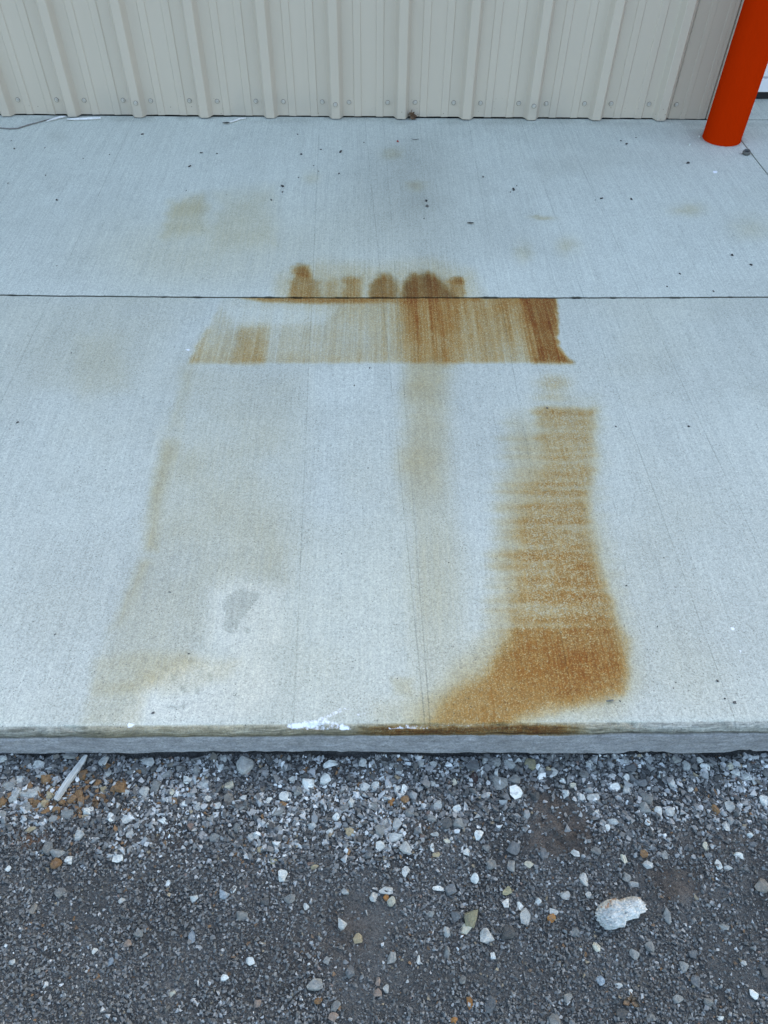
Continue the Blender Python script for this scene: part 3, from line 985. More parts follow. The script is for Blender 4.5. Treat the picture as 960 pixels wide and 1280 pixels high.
# ------------------------------------------------------------------ loose stones that can be told apart
# (photo x, photo y, width px, height px, colour)
S = '''4 952 13 10 light;49 959 13 11 light;19 996 15 19 light;39 993 24 14 light;13 985 15 12 grey;59 977 13 11 brown;104 971 13 14 brown;152 985 13 17 brown;4 1005 11 14 brown
57 1006 12 11 tan;47 1007 9 9 brown;58 1015 11 9 brown;41 1003 9 8 brown;79 1003 9 9 brown;91 1002 11 11 brown;99 996 9 12 brown;64 996 10 10 tan;71 1014 10 8 brown;130 989 8 9 tan;123 982 9 9 brown;102 1003 8 10 brown;143 987 7 10 brown;135 960 9 8 brown
185 954 18 11 light;130 953 11 14 light;194 985 11 16 grey;89 947 14 9 grey;235 976 11 11 white;111 1015 12 11 white;139 1024 9 12 white;85 1019 15 12 grey;39 1039 14 7 tan;61 1062 13 15 grey;72 1069 19 10 grey;71 1081 13 13 brown
87 1076 9 10 white;148 1074 13 11 white;101 1046 11 13 light;35 1011 12 10 grey;4 1020 10 10 grey;209 969 13 9 grey;180 991 11 12 light;159 1026 13 10 light;26 974 9 8 white;25 977 9 10 white;53 971 15 7 light;136 968 8 9 light;157 993 9 8 light;231 1005 8 7 white;204 1027 9 8 white
307 960 20 23 light;255 982 20 11 light;287 983 11 11 cream;286 1001 11 15 taupe;413 957 17 9 white;408 977 13 15 white;385 984 15 14 white;356 997 14 12 white;374 992 13 12 grey;347 1016 16 11 grey;338 1032 12 11 light;359 961 12 10 slate;305 1010 15 7 grey
440 1004 10 13 white;390 1034 10 11 light;430 1009 11 14 grey;457 986 12 11 light;469 985 10 12 white;453 955 10 11 light;476 1040 13 14 grey;475 1060 11 11 white;437 1042 10 10 tan;435 1066 8 10 brown;322 997 9 10 light;276 961 9 9 white;280 951 9 9 light;297 1036 9 11 grey;246 965 9 13 grey;245 952 12 9 grey;420 1023 9 9 white;412 1040 9 8 white;365 975 8 9 light;353 1007 5 6 tan;466 1009 11 10 grey
336 1002 9 8 white;304 998 8 7 white;260 999 8 9 white;272 1008 9 9 light;249 1009 9 9 light;264 1023 10 9 grey;354 1006 9 7 brown;320 1047 8 7 light;315 1048 9 9 light;325 1063 7 8 tan;342 1078 9 7 olive;393 1085 10 6 tan
644 994 16 16 bright;624 982 20 15 grey;642 977 15 11 grey;662 957 14 16 olive;685 965 8 10 tan;589 959 17 13 slate;593 974 9 14 maroon;636 958 17 11 light;676 966 9 11 light;505 989 7 14 white;547 1010 10 14 light;571 1013 10 11 white;572 1032 15 14 grey;557 1031 15 14 dark;497 1032 11 16 light;512 1016 12 12 grey
494 1048 17 11 white;506 1063 13 15 light;598 1045 11 13 white;540 1025 12 9 grey;614 1082 11 14 grey;641 1062 16 16 slate;679 1069 9 14 slate;489 1004 8 10 rust;506 1001 10 9 brown;545 1070 9 6 tan;707 994 8 11 white;716 983 8 7 cream;540 1061 5 11 white;609 995 9 7 light;603 966 6 13 white;568 979 6 9 cream;540 981 9 7 light;607 1061 9 8 grey;639 1083 9 14 grey
490 957 8 8 light;499 965 9 9 light;541 956 9 8 light;486 985 7 8 white;497 988 8 9 white;480 1030 8 12 light;559 1052 9 6 cream;543 1044 10 6 light;583 1066 8 8 white;692 966 9 11 light;703 977 8 7 white;619 955 12 12 grey;607 953 9 8 light;646 952 9 9 white;691 966 9 8 light;655 952 8 9 light
844 950 13 10 grey;858 959 10 13 light;880 960 12 8 white;874 952 9 8 white;782 973 8 11 white;782 950 8 11 light;787 962 14 11 slate;809 999 15 16 grey;804 1012 15 13 grey;822 1015 9 11 white;741 998 15 11 light;766 1029 14 10 light;912 1010 12 13 light;955 1002 11 13 white;907 1034 9 12 light;922 1071 12 8 white;894 1014 10 12 brown;891 1003 13 9 dark;897 1082 7 12 white;804 1070 10 9 brown
918 967 11 9 white;932 972 9 9 white;943 977 7 11 light;912 959 8 9 cream;830 1070 8 10 grey;881 1060 7 10 cream;937 1045 8 7 white;839 980 9 12 light;783 989 9 10 light;730 970 11 10 grey;827 970 9 7 white;800 980 15 10 slate;779 1075 7 11 cream;958 968 10 11 grey;759 1036 7 8 white;737 956 8 9 white;766 971 8 7 light;726 998 10 9 white;746 1016 8 7 white;809 1029 7 8 white;863 987 7 8 light
76 1118 13 12 grey;281 1120 13 11 blue;313 1203 11 10 bright;282 1224 10 8 white;240 1172 8 14 blue;119 1190 7 7 white;292 1113 7 9 white;243 1125 10 8 white;303 1147 13 10 grey;215 1243 9 6 cream;42 1137 9 12 taupe;139 1203 7 9 blue;173 1168 11 9 grey;160 1180 9 8 pink;11 1087 7 7 white;210 1105 8 8 white;153 1127 9 7 light
588 1150 16 21 olive;583 1163 17 12 cream;607 1172 17 16 light;635 1169 16 16 dark;570 1148 11 13 slate;482 1115 17 9 light;468 1123 12 12 light;489 1129 10 11 cream;482 1123 7 9 rust;447 1174 11 11 tan;507 1092 9 13 white;593 1100 10 12 white;548 1112 14 6 white;563 1114 13 11 slate;354 1096 11 14 white;393 1233 19 13 grey;558 1192 9 14 grey;558 1167 9 12 light
482 1237 7 10 light;472 1243 10 9 pink;417 1273 12 10 pink;398 1252 10 8 brown;587 1255 7 14 rust;567 1275 9 9 rust;612 1257 14 19 slate;438 1216 11 15 slate;523 1201 5 10 white;616 1196 6 8 white;633 1115 12 11 olive;632 1130 9 11 white;383 1135 7 8 white;420 1260 12 11 grey;490 1200 10 14 grey;472 1228 7 10 pink;578 1226 9 10 grey;322 1256 8 9 pink
729 1101 10 16 light;791 1107 12 7 light;706 1121 12 10 light;656 1148 13 19 light;689 1149 10 10 rust;950 1108 17 18 taupe;942 1244 10 11 bright;750 1227 9 11 blue;811 1185 11 13 grey;833 1147 8 18 grey;782 1099 10 10 grey;710 1250 11 12 grey;885 1253 12 12 grey;792 1195 11 13 grey;745 1185 9 11 cream;855 1210 10 13 grey;847 1250 13 9 grey;773 1233 10 6 light;787 1242 6 7 white;672 1128 9 8 white;650 1134 7 10 white;898 1083 6 10 white;734 1120 8 8 light;692 1141 11 7 light;868 1228 11 13 slate;693 1275 14 14 grey;929 1204 7 6 light;955 1215 9 14 dark;900 1273 9 6 white'''
stones = []
seen = []
for line in S.split('\n'):
    for it in line.split(';'):
        x, y, ww, hh, c = it.split()
        stones.append((float(x), float(y), float(ww), float(hh), c))
# a few more of the larger stones the eye picks out of the bed, in the gaps between the surveyed ones
cc = ['grey'] * 5 + ['light'] * 4 + ['slate'] * 2 + ['dark', 'white', 'taupe', 'cream']
tries = 0
while len(stones) < 299 and tries < 20000:
    tries += 1
    x, y = rnd.uniform(4, 956), 948 + (1276 - 948) * rnd.random() ** 1.35
    s = rnd.uniform(8.5, 12)
    if abs(x - 773) < 50 and abs(y - 1145) < 36: continue
    if x < 120 and y < 1008: continue
    if all(math.hypot(x - q[0], y - q[1]) > 0.62 * (s + max(q[2], q[3])) for q in stones):
        stones.append((x, y, s * rnd.uniform(.85, 1.3), s * rnd.uniform(.7, 1.1), rnd.choice(cc)))

WORD = {'white': 'white', 'bright': 'bright white', 'light': 'pale grey', 'grey': 'mid grey', 'dark': 'dark grey', 'slate': 'slate grey', 'brown': 'brown',
        'rust': 'rusty orange', 'tan': 'tan', 'olive': 'olive tan', 'cream': 'cream', 'pink': 'pinkish', 'taupe': 'grey brown', 'maroon': 'blackish maroon', 'blue': 'bluish grey'}
SPECIAL = {
    (644, 994): 'brightest white angular stone, right of centre a little below the slab edge',
    (307, 960): 'largest pale limestone chunk lying just below the slab edge, left of centre',
    (588, 1150): 'large olive tan stone standing over a narrow cream one',
    (583, 1163): 'cream narrow stone lying just below the large olive tan stone',
    (593, 974): 'blackish maroon stone, the darkest one, below a slate stone under the slab',
    (950, 1108): 'large grey brown stone at the right edge of the photo, level with the quartz rock',
    (152, 985): 'square brown stone, right of the wood sliver, largest of the brown ones',
    (942, 1244): 'bright white stone alone in the lower right corner',
    (313, 1203): 'bright white stone alone in the lower left part of the dark gravel',
    (447, 1174): 'yellowish tan pebble alone on dark gravel in the lower middle',
    (662, 957): 'olive brown stone touching the foot of the slab, above the bright white stone',
    (750, 1227): 'bluish stone below the white quartz rock',
    (393, 1233): 'wide grey flat stone half sunk near the bottom edge, left of centre',
    (612, 1257): 'large slate stone at the bottom edge, right of an orange splinter',
    (587, 1255): 'narrow rusty orange stone standing upright at the bottom edge',
}
LM = [(90, 975, 'wood sliver'), (773, 1145, 'quartz rock'), (644, 994, 'brightest white stone'), (307, 960, 'largest limestone chunk'), (588, 1150, 'large olive tan stone'),
      (950, 1108, 'big grey brown stone'), (152, 985, 'square brown stone'), (942, 1244, 'lower right bright stone'), (313, 1203, 'lone lower left bright stone'), (447, 1174, 'lone yellowish pebble'),
      (593, 974, 'blackish maroon stone'), (393, 1233, 'wide flat sunken stone')]
ORD = ['nearest', 'second nearest', 'third nearest', 'fourth nearest', 'fifth nearest', 'sixth nearest', 'seventh nearest', 'eighth nearest', 'ninth nearest', 'tenth nearest']


def sector(dx, dy):
    a = math.degrees(math.atan2(dy, dx)) % 360
    return ['right of', 'below right of', 'below', 'below left of', 'left of', 'above left of', 'above', 'above right of'][int((a + 22.5) // 45) % 8]


def stone_label(i):
    x, y, ww, hh, c = stones[i]
    if (int(x), int(y)) in SPECIAL: return SPECIAL[(int(x), int(y))]
    lm = min(LM, key=lambda l: (l[0] - x) ** 2 + (l[1] - y) ** 2)
    sec = sector(x - lm[0], y - lm[1])
    d0 = math.hypot(x - lm[0], y - lm[1])
    rank = sum(1 for j, q in enumerate(stones) if j != i and q[4] == c and (int(q[0]), int(q[1])) not in SPECIAL
               and sector(q[0] - lm[0], q[1] - lm[1]) == sec and math.hypot(q[0] - lm[0], q[1] - lm[1]) < d0)
    ar = ww / hh
    shape = 'long' if ar > 1.45 else ('narrow' if ar < 0.72 else ('chunky' if max(ww, hh) > 12 else 'small'))
    o = ORD[rank] if rank < len(ORD) else 'farther'
    return '%s %s stone, %s such %s the %s' % (shape, WORD[c], o, sec, lm[2])


for i, (x, y, ww, hh, c) in enumerate(stones):
    p, ppm = on_ground(x, y)
    sx, sy = ww / ppm, hh / ppm * 0.97
    turn = 0.0
    # put the long side on a tilt now and then
    me_ = ROCKS[rnd.randrange(len(ROCKS))]
    hz = min(sx, sy) * rnd.uniform(.5, .72)
    z = float(ground_z(np.array([p[0]]), np.array([p[1]]))[0][0])
    yy = p[1] + hz * 0.12
    yy = min(yy, -3.093 - sy * 0.5) if y > 949 else min(yy, -3.089 - sy * .42)
    sx *= 1.10; sy *= 1.10
    o = obj('gravel_stone', me_, M['stone_' + c], None, (p[0], yy, z + hz * 0.36 + .001),
            (rnd.uniform(-.22, .22), rnd.uniform(-.22, .22), math.pi * rnd.randrange(2) + rnd.uniform(-.3, .3)), (sx, sy, hz))
    tag(o, stone_label(i), 'stone', 'loose stones in the gravel strip')

# ------------------------------------------------------------------ the gravel bed: one mass of small chips
def gravel_bed():
    K = []
    for i in range(14):
        bm = hull_rock(7 if i < 7 else 9, 900 + i)
        v = np.array([x.co[:] for x in bm.verts])
        bm.verts.index_update()
        f = np.array([[q.index for q in g.verts] for g in bm.faces])
        bm.free()
        K.append((v, f))
    # candidate spots: dense in view, thinner beyond
    n_in, n_out = 98000, 14000
    x = np.concatenate([rng.uniform(0.42, 2.40, n_in), rng.uniform(-1.5, 4.4, n_out)])
    y = np.concatenate([-3.089 - rng.random(n_in) * 0.60, -3.089 - rng.random(n_out) * 1.5])
    z, e, px, py = ground_z(x, y)
    strip = 1 - sstep(1010, 1110, py + (fbm(x * 7, y * 7, 91) - .5) * 110)
    patch = sstep(0.42, 0.62, fbm(x * 11, y * 11, 92))
    bare = sstep(0.56, 0.70, fbm(x * 8, y * 8, 93)) * (1 - strip * .4)
    keep = rng.random(len(x)) < np.clip(1.0 - 0.88 * np.clip(e * 1.1, 0, 1) - 0.60 * bare, 0.06, 1)
    x, y, z, px, py, strip, patch, e = [a[keep] for a in (x, y, z, px, py, strip, patch, e)]
    n = len(x)
    # size: many fines, few coarse
    rs = rng.random(n)
    s = 0.0018 + 0.0049 * rs ** 2.6 + 0.0052 * rng.random(n) ** 9 * (0.5 + strip)
    s *= np.where(strip > .5, 1.0 + .38 * rng.random(n), 1.0)
    s *= np.where(px < -200, 1.5, 1.0) * np.where(px > 1160, 1.5, 1.0)
    sx = s * rng.uniform(.85, 1.45, n); sy = s * rng.uniform(.75, 1.1, n); sz = s * rng.uniform(.5, .95, n)
    y = np.minimum(y, -3.0895 - 0.45 * s)
    ang = rng.uniform(0, 2 * np.pi, n); tx = rng.normal(0, .25, n); ty = rng.normal(0, .25, n)
    # colour
    u = rng.random(n)
    pal = np.array([[.105, .103, .100], [.165, .162, .158], [.24, .237, .232], [.40, .395, .39], [.64, .64, .63], [.21, .12, .06], [.30, .24, .16], [.155, .14, .12], [.24, .17, .14]])
    lightp = np.clip((0.04 + 0.26 * strip * (0.35 + patch) + 0.07 * patch) * (.35 + 1.3 * rs), 0, .6)
    whitep = np.clip((0.006 + 0.085 * strip * (0.2 + patch)) * (.3 + 1.4 * rs), 0, .2)
    brownp = 0.014 + 0.55 * np.clip(blob(px, py, 75, 1000, 45, 22) * .8 + blob(px, py, 120, 985, 40, 20) * .4, 0, .7) + 0.05 * blob(px, py, 495, 1002, 26, 10)
    idx = np.where(u < .34, 0, np.where(u < .72, 1, 2))
    u2 = rng.random(n)
    idx = np.where(u2 < lightp, 3, idx)
    idx = np.where(u2 < whitep, 4, idx)
    u3 = rng.random(n)
    idx = np.where(u3 < brownp, 5, idx)
    idx = np.where((u3 > .965), 7, idx)
    idx = np.where((u3 > .985), 6, idx)
    idx = np.where((u3 > .994), 8, idx)
    colr = pal[idx] * rng.uniform(.66, 1.25, n)[:, None] * np.array([.90, .935, .88])
    dust = np.clip((1 - strip) * .42 * rng.random(n) + .05, 0, .7)[:, None]
    colr = colr * (1 - dust) + np.array([.108, .112, .102]) * dust * np.where(idx >= 3, .9, 1)[:, None]
    kk = rng.integers(0, len(K), n)
    V, F, C, off = [], [], [], 0
    for k, (v, f) in enumerate(K):
        q = np.where(kk == k)[0]
        if len(q) == 0: continue
        p = v[None, :, :] * np.stack([sx[q], sy[q], sz[q]], 1)[:, None, :]
        a, b = p[..., 1].copy(), p[..., 2].copy()
        c, d = np.cos(tx[q])[:, None], np.sin(tx[q])[:, None]
        p[..., 1], p[..., 2] = a * c - b * d, a * d + b * c
        a, b = p[..., 0].copy(), p[..., 2].copy()
        c, d = np.cos(ty[q])[:, None], np.sin(ty[q])[:, None]
        p[..., 0], p[..., 2] = a * c + b * d, -a * d + b * c
        a, b = p[..., 0].copy(), p[..., 1].copy()
        c, d = np.cos(ang[q])[:, None], np.sin(ang[q])[:, None]
        p[..., 0], p[..., 1] = a * c - b * d, a * d + b * c
        lift = sz[q] * rng.uniform(.0, .5, len(q)) + rng.random(len(q)) ** 2 * 0.0034
        p += np.stack([x[q], y[q], z[q] + lift], 1)[:, None, :]
        nv = v.shape[0]
        V.append(p.reshape(-1, 3))
        F.append((f[None] + (off + np.arange(len(q)) * nv)[:, None, None]).reshape(-1, 3))
        C.append(np.repeat(np.concatenate([colr[q], np.ones((len(q), 1))], 1), nv, 0))
        off += len(q) * nv
    me = np_mesh('gravel', np.concatenate(V), np.concatenate(F), False)
    col_attr(me, 'tint', np.concatenate(C))
    tag(obj('gravel', me, M['gravel']), 'dark grey crushed stone chips packed below the slab edge', kind='stuff')


gravel_bed()

# ------------------------------------------------------------------ quartz rock and wood sliver
def quartz():
    bm = bmesh.new()
    bmesh.ops.create_icosphere(bm, subdivisions=5, radius=1.0)
    c = np.array([v.co[:] for v in bm.verts])
    p, ppm = on_ground(773, 1145)
    L, W, H = 64 / ppm / 2, 36 / ppm / 2 * .95, 0.021
    sup = 3.2
    k = (np.abs(c) ** sup).sum(1) ** (-1 / sup)
    d = c * (0.45 + 0.55 * k)[:, None]
    r = 1 + 0.13 * (fbm(c[:, 0] * 2.1 + 9, c[:, 1] * 2.1 + c[:, 2] * 1.3, 201) - .5) * 2
    r += 0.13 * (fbm(c[:, 0] * 5 + 3, c[:, 1] * 5 + c[:, 2] * 4, 202) - .5) * 2
    r += 0.12 * (fbm(c[:, 0] * 14, c[:, 1] * 14 + c[:, 2] * 12, 203, 3) - .5) * 2
    d = d * r[:, None]
    # waist under the right half, fatter left end
    d[:, 1] *= np.where(d[:, 0] < 0, 1.0, 0.80)
    d[:, 1] += np.where(d[:, 1] < 0, 0.10 * np.exp(-((d[:, 0] - .35) / .28) ** 2), 0)
    d[:, 1] += 0.16 * d[:, 0] * 0
    d[:, 2] = np.maximum(d[:, 2], -0.55)
    d *= np.array([L, W * 0.92, H])
    for v, q in zip(bm.verts, d): v.co = q
    me = bm_mesh('quartz_rock', bm, False)
    z = float(ground_z(np.array([p[0]]), np.array([p[1]]))[0][0])
    o = obj('quartz_rock', me, M['quartz'], None, (p[0], p[1] + 0.004, z + H * 0.5), (0.05, 0, 0.27))
    tag(o, 'big lumpy white quartz rock with rusty upper edge on the dark gravel', 'rock')


quartz()


def sliver():
    a, _ = on_ground(72, 1003)
    b, _ = on_ground(110, 948)
    L = float(np.linalg.norm(b - a))
    n = 26
    V, F = [], []
    for i in range(n):
        t = i / (n - 1)
        w_ = np.interp(t, [0, .03, .35, .7, .92, 1], [.0052, .0060, .0066, .0064, .0050, .0030]) * (1 + .12 * (rnd.random() - .5))
        h_ = np.interp(t, [0, .5, 1], [.0028, .0036, .0014])
        cx = (t - .5) * L
        cy = 0.0012 * math.sin(t * 5.0) + rnd.uniform(-.0004, .0004)
        for (u_, v_) in ((-1, -1), (1, -1), (1.0, .5), (.25, 1.1), (-.8, .7)):
            V.append((cx + rnd.uniform(-.0007, .0007), cy + u_ * w_, v_ * h_))
    for i in range(n - 1):
        for k in range(5):
            F.append((i * 5 + k, i * 5 + (k + 1) % 5, (i + 1) * 5 + (k + 1) % 5, (i + 1) * 5 + k))
    me = bpy.data.meshes.new('wood_sliver')
    me.from_pydata(V, [], F + [tuple(range(4, -1, -1)), tuple(range((n - 1) * 5, n * 5))])
    me.update()
    c = (a + b) / 2
    z = float(ground_z(np.array([c[0]]), np.array([c[1]]))[0][0])
    o = obj('wood_sliver', me, M['sliver'], None, (c[0], c[1], z + 0.012), (0, -0.04, math.atan2(b[1] - a[1], b[0] - a[0])))
    tag(o, 'long pale splinter of wood lying on brown gravel at the left', 'wood sliver')


sliver()

# ------------------------------------------------------------------ metal building
building = empty('metal_building', (-1.5, 0, 0))
tag(building, 'beige ribbed metal building with white overhead door, along the back of the concrete', 'building')
BX = -1.5
WALL_H = 3.35


def rib_profile(x0, x1, first_rib):
    """(x, y) points of the sheet from x0 to x1; major ribs at k*0.3048."""
    pts = []
    k0 = int(math.floor(x0 / .3048)) - 1
    for k in range(k0, int(x1 / .3048) + 3):
        c = k * .3048
        lift = 0.0013 if first_rib is not None and k == first_rib else 0
        for dx, y in ((-.038, 0), (-.0350, -.0015), (-.0195, -.0300), (-.0165, -.0320), (.0165, -.0320), (.0195, -.0300), (.0350, -.0015), (.038, 0)):
            pts.append((c + dx, y - lift))
        for mc in (.1016, .2032):
            for dx, y in ((-.0185, 0), (-.0145, -.0042), (.0145, -.0042), (.0185, 0)):
                pts.append((c + mc + dx, y))
    res = [p for p in pts if x0 - 1e-6 <= p[0] <= x1 + 1e-6]

    def yat(x):
        xs = [p[0] for p in pts]
        return float(np.interp(x, xs, [p[1] for p in pts]))
    if res[0][0] > x0 + 1e-5: res.insert(0, (x0, yat(x0)))
    if res[-1][0] < x1 - 1e-5: res.append((x1, yat(x1)))
    return res


def sheet(x0, x1, z0, z1, first_rib, mat=None, thick=0.0009):
    pr = rib_profile(x0, x1, first_rib)
    n = len(pr)
    r2 = random.Random(int(x0 * 1000))
    zs = [z0, min(z0 + 0.02, z1), z1]
    V = []
    for j, z in enumerate(zs):
        for (x, y) in pr:
            V.append((x - BX, y, z + (r2.uniform(-.0008, .0008) if j == 0 else 0)))
        for (x, y) in pr:
            V.append((x - BX, y + thick, z))
    F = []
    for j in range(len(zs) - 1):
        a, b = j * 2 * n, (j + 1) * 2 * n
        for i in range(n - 1):
            F.append((a + i, a + i + 1, b + i + 1, b + i))
            F.append((a + n + i, b + n + i, b + n + i + 1, a + n + i + 1))
        F.append((a, b, b + n, a + n))
        F.append((a + n - 1, a + 2 * n - 1, b + 2 * n - 1, b + n - 1))
    for i in range(n - 1):
        F.append((i, n + i, n + i + 1, i + 1))
        t = (len(zs) - 1) * 2 * n
        F.append((t + i, t + i + 1, t + n + i + 1, t + n + i))
    me = bpy.data.meshes.new('wall_panel')
    me.from_pydata(V, [], F)
    me.update()
    return obj('wall_panel', me, mat or M['beige'], building)


Z0 = 0.0055
for i in range(-7, 3):
    k = 1 + 3 * i
    x0 = k * .3048 - .038
    x1 = min((k + 3) * .3048 + .0165, 2.783)
    sheet(x0, x1, Z0, WALL_H, k)
DOOR0, DOOR1, DOORH = 3.03, 6.10, 2.75
for i in range(3, 13):
    k = 1 + 3 * i
    x0 = max(k * .3048 - .038, 3.00)
    x1 = (k + 3) * .3048 + .0165
    sheet(x0, x1, DOORH if x0 < DOOR1 - .3 else Z0, WALL_H, k)

# screws
bm = bmesh.new()
bmesh.ops.create_cone(bm, cap_ends=True, segments=14, radius1=.0094, radius2=.0084, depth=.0026, matrix=Matrix.Translation((0, 0, .0023)))
bmesh.ops.create_cone(bm, cap_ends=True, segments=6, radius1=.0052, radius2=.0044, depth=.0056, matrix=Matrix.Translation((0, 0, .0062)))
screw_me = bm_mesh('screw', bm)
bm = bmesh.new()
bmesh.ops.create_cone(bm, cap_ends=True, segments=14, radius1=.0102, radius2=.0102, depth=.0012, matrix=Matrix.Translation((0, 0, .0006)))
washer_me = bm_mesh('washer', bm)
for k in range(-3, 10):
    spots = [(-.063, -.0002), (.063, -.0002)]
    if (k - 1) % 3 == 0: spots.append((0, -.0334))
    for dx, y in spots:
        sw = obj('screw', screw_me, M['galv'], building, (k * .3048 + dx - BX + rnd.uniform(-.0015, .0015), y - (.003 if k == 9 and dx > 0 else 0), .0665 + rnd.uniform(-.0012, .0012)), (math.radians(90), rnd.uniform(0, 1), 0))
        obj('washer', washer_me, M['rubber'], sw)

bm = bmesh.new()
# wall end with shade put into its colour, and trim with a hemmed groove, returning into the door jamb
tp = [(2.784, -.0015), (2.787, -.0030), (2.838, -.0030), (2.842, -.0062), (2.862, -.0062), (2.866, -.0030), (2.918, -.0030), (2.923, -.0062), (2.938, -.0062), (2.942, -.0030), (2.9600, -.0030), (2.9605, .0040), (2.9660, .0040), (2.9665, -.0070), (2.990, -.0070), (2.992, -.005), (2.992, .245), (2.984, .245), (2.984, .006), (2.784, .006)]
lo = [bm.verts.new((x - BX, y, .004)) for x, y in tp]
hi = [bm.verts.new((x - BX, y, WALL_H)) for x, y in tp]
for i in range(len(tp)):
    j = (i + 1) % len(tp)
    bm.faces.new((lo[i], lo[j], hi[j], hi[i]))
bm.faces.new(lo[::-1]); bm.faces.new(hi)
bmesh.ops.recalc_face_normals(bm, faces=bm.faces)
obj('wall_end_and_trim', bm_mesh('wall_end_and_trim', bm), M['trim'], building)
bm = bmesh.new()
box_bm(bm, -8.0 - BX, 2.99 - BX, .045, .20, -0.15, WALL_H - .01)  # unseen dark backing, added behind the sheets to keep light out
box_bm(bm, DOOR1 + .02 - BX, 12 - BX, .045, .20, -0.15, WALL_H - .01)
box_bm(bm, 2.99 - BX, DOOR1 + .02 - BX, .045, .20, DOORH + .02, WALL_H - .01)
box_bm(bm, -8.0 - BX, -7.9 - BX, .2, 11.8, -.15, WALL_H - .01)
box_bm(bm, 11.9 - BX, 12 - BX, .2, 11.8, -.15, WALL_H - .01)
box_bm(bm, -8.0 - BX, 12 - BX, 11.8, 11.95, -.15, WALL_H - .01)
obj('unseen_wall_core', bm_mesh('unseen_wall_core', bm), M['void'], building)
bm = bmesh.new()
v = [bm.verts.new(q) for q in ((-8.1 - BX, -.06, WALL_H), (12.1 - BX, -.06, WALL_H), (12.1 - BX, 6, WALL_H + .7), (-8.1 - BX, 6, WALL_H + .7), (12.1 - BX, 12.1, WALL_H), (-8.1 - BX, 12.1, WALL_H))]
bm.faces.new((v[0], v[1], v[2], v[3])); bm.faces.new((v[3], v[2], v[4], v[5]))
bmesh.ops.solidify(bm, geom=bm.faces[:], thickness=.04)
obj('roof', bm_mesh('roof', bm), M['roof'], building)
# overhead door
bm = bmesh.new()
box_bm(bm, DOOR0 - .02 - BX, DOOR1 - BX, .285, .33, .03, DOORH + .05)
door = obj('overhead_door', bm_mesh('overhead_door', bm), M['white'], building)
for k in range(6):
    bm = bmesh.new()
    z0 = .098 + k * .45
    box_bm(bm, DOOR0 - .015 - BX, DOOR1 - .01 - BX, .272, .286, z0, z0 + .442)
    bmesh.ops.bevel(bm, geom=[e for e in bm.edges], offset=.004, segments=2, affect='EDGES')
    obj('door_panel', bm_mesh('door_panel', bm), M['white'], door)
bm = bmesh.new()
box_bm(bm, DOOR0 - .015 - BX, DOOR1 - .01 - BX, .258, .284, .032, .092)
bmesh.ops.bevel(bm, geom=[e for e in bm.edges], offset=.004, segments=2, affect='EDGES')
obj('bottom_rail', bm_mesh('bottom_rail', bm), M['white'], door)
bm = bmesh.new()
box_bm(bm, DOOR0 - .02 - BX, DOOR1 - BX, .262, .300, .001, .031)
obj('bottom_seal', bm_mesh('bottom_seal', bm), M['rubber'], door)

# ------------------------------------------------------------------ bollard
def bollard(x, y, label):
    b = empty('bollard', (x, y, 0))
    tag(b, label, 'bollard')
    R = .084
    prof = [(R * .985, -.05), (R * 1.01, .0), (R * 1.0, .006)] + [(R, z) for z in np.linspace(.03, 1.02, 12)]
    n = 64
    V = []
    for r, z in prof:
        for i in range(n):
            a = 2 * math.pi * i / n
            rr = r + (0.0025 * (fbm(np.array([math.cos(a) * 6 + 9]), np.array([math.sin(a) * 6 + 9]), 5)[0] - .5) if .0 <= z < .008 else 0)
            V.append((rr * math.cos(a), rr * math.sin(a), z))
    f = grid_faces(len(prof), n)
    F = [(j * n + i, j * n + (i + 1) % n, (j + 1) * n + (i + 1) % n, (j + 1) * n + i) for j in range(len(prof) - 1) for i in range(n)]
    obj('post', np_mesh('post', V, F, True), M['orange'], b)
    V, F = [], []
    rings = 9
    for j in range(rings):
        t = j / (rings - 1) * math.pi / 2
        for i in range(n):
            a = 2 * math.pi * i / n
            V.append(((R - .0005) * math.cos(t) * math.cos(a), (R - .0005) * math.cos(t) * math.sin(a), 1.02 + .05 * math.sin(t)))
    F = [(j * n + i, j * n + (i + 1) % n, (j + 1) * n + (i + 1) % n, (j + 1) * n + i) for j in range(rings - 1) for i in range(n)]
    obj('cap', np_mesh('cap', V, F, True), M['orange'], b)


bollard(2.975, -.215, 'bright orange red steel bollard standing by the wall corner at upper right')

# ------------------------------------------------------------------ small things lying on the concrete
def tube(name, pts, radii, mat, seg=7):
    V, F = [], []
    pts = [np.array(p, float) for p in pts]
    for i, p in enumerate(pts):
        t = pts[min(i + 1, len(pts) - 1)] - pts[max(i - 1, 0)]
        t = t / (np.linalg.norm(t) + 1e-9)
        u = np.cross(t, [0, 0, 1.0]); u /= np.linalg.norm(u) + 1e-9
        v = np.cross(u, t)
        for k in range(seg):
            a = 2 * math.pi * k / seg
            V.append(p + (u * math.cos(a) + v * math.sin(a)) * radii[i] * (1 + .2 * math.sin(3 * a + i)))
    for i in range(len(pts) - 1):
        for k in range(seg):
            F.append((i * seg + k, i * seg + (k + 1) % seg, (i + 1) * seg + (k + 1) % seg, (i + 1) * seg + k))
    me = bpy.data.meshes.new(name)
    F += [tuple(range(seg - 1, -1, -1)), tuple(range((len(pts) - 1) * seg, len(pts) * seg))]
    c = sum(pts) / len(pts)
    me.from_pydata([tuple(q - c) for q in V], [], F)
    me.update()
    return obj(name, me, mat, None, tuple(c))


def lay(pp, z):
    return [on_plane(a, b, z) for a, b in pp]


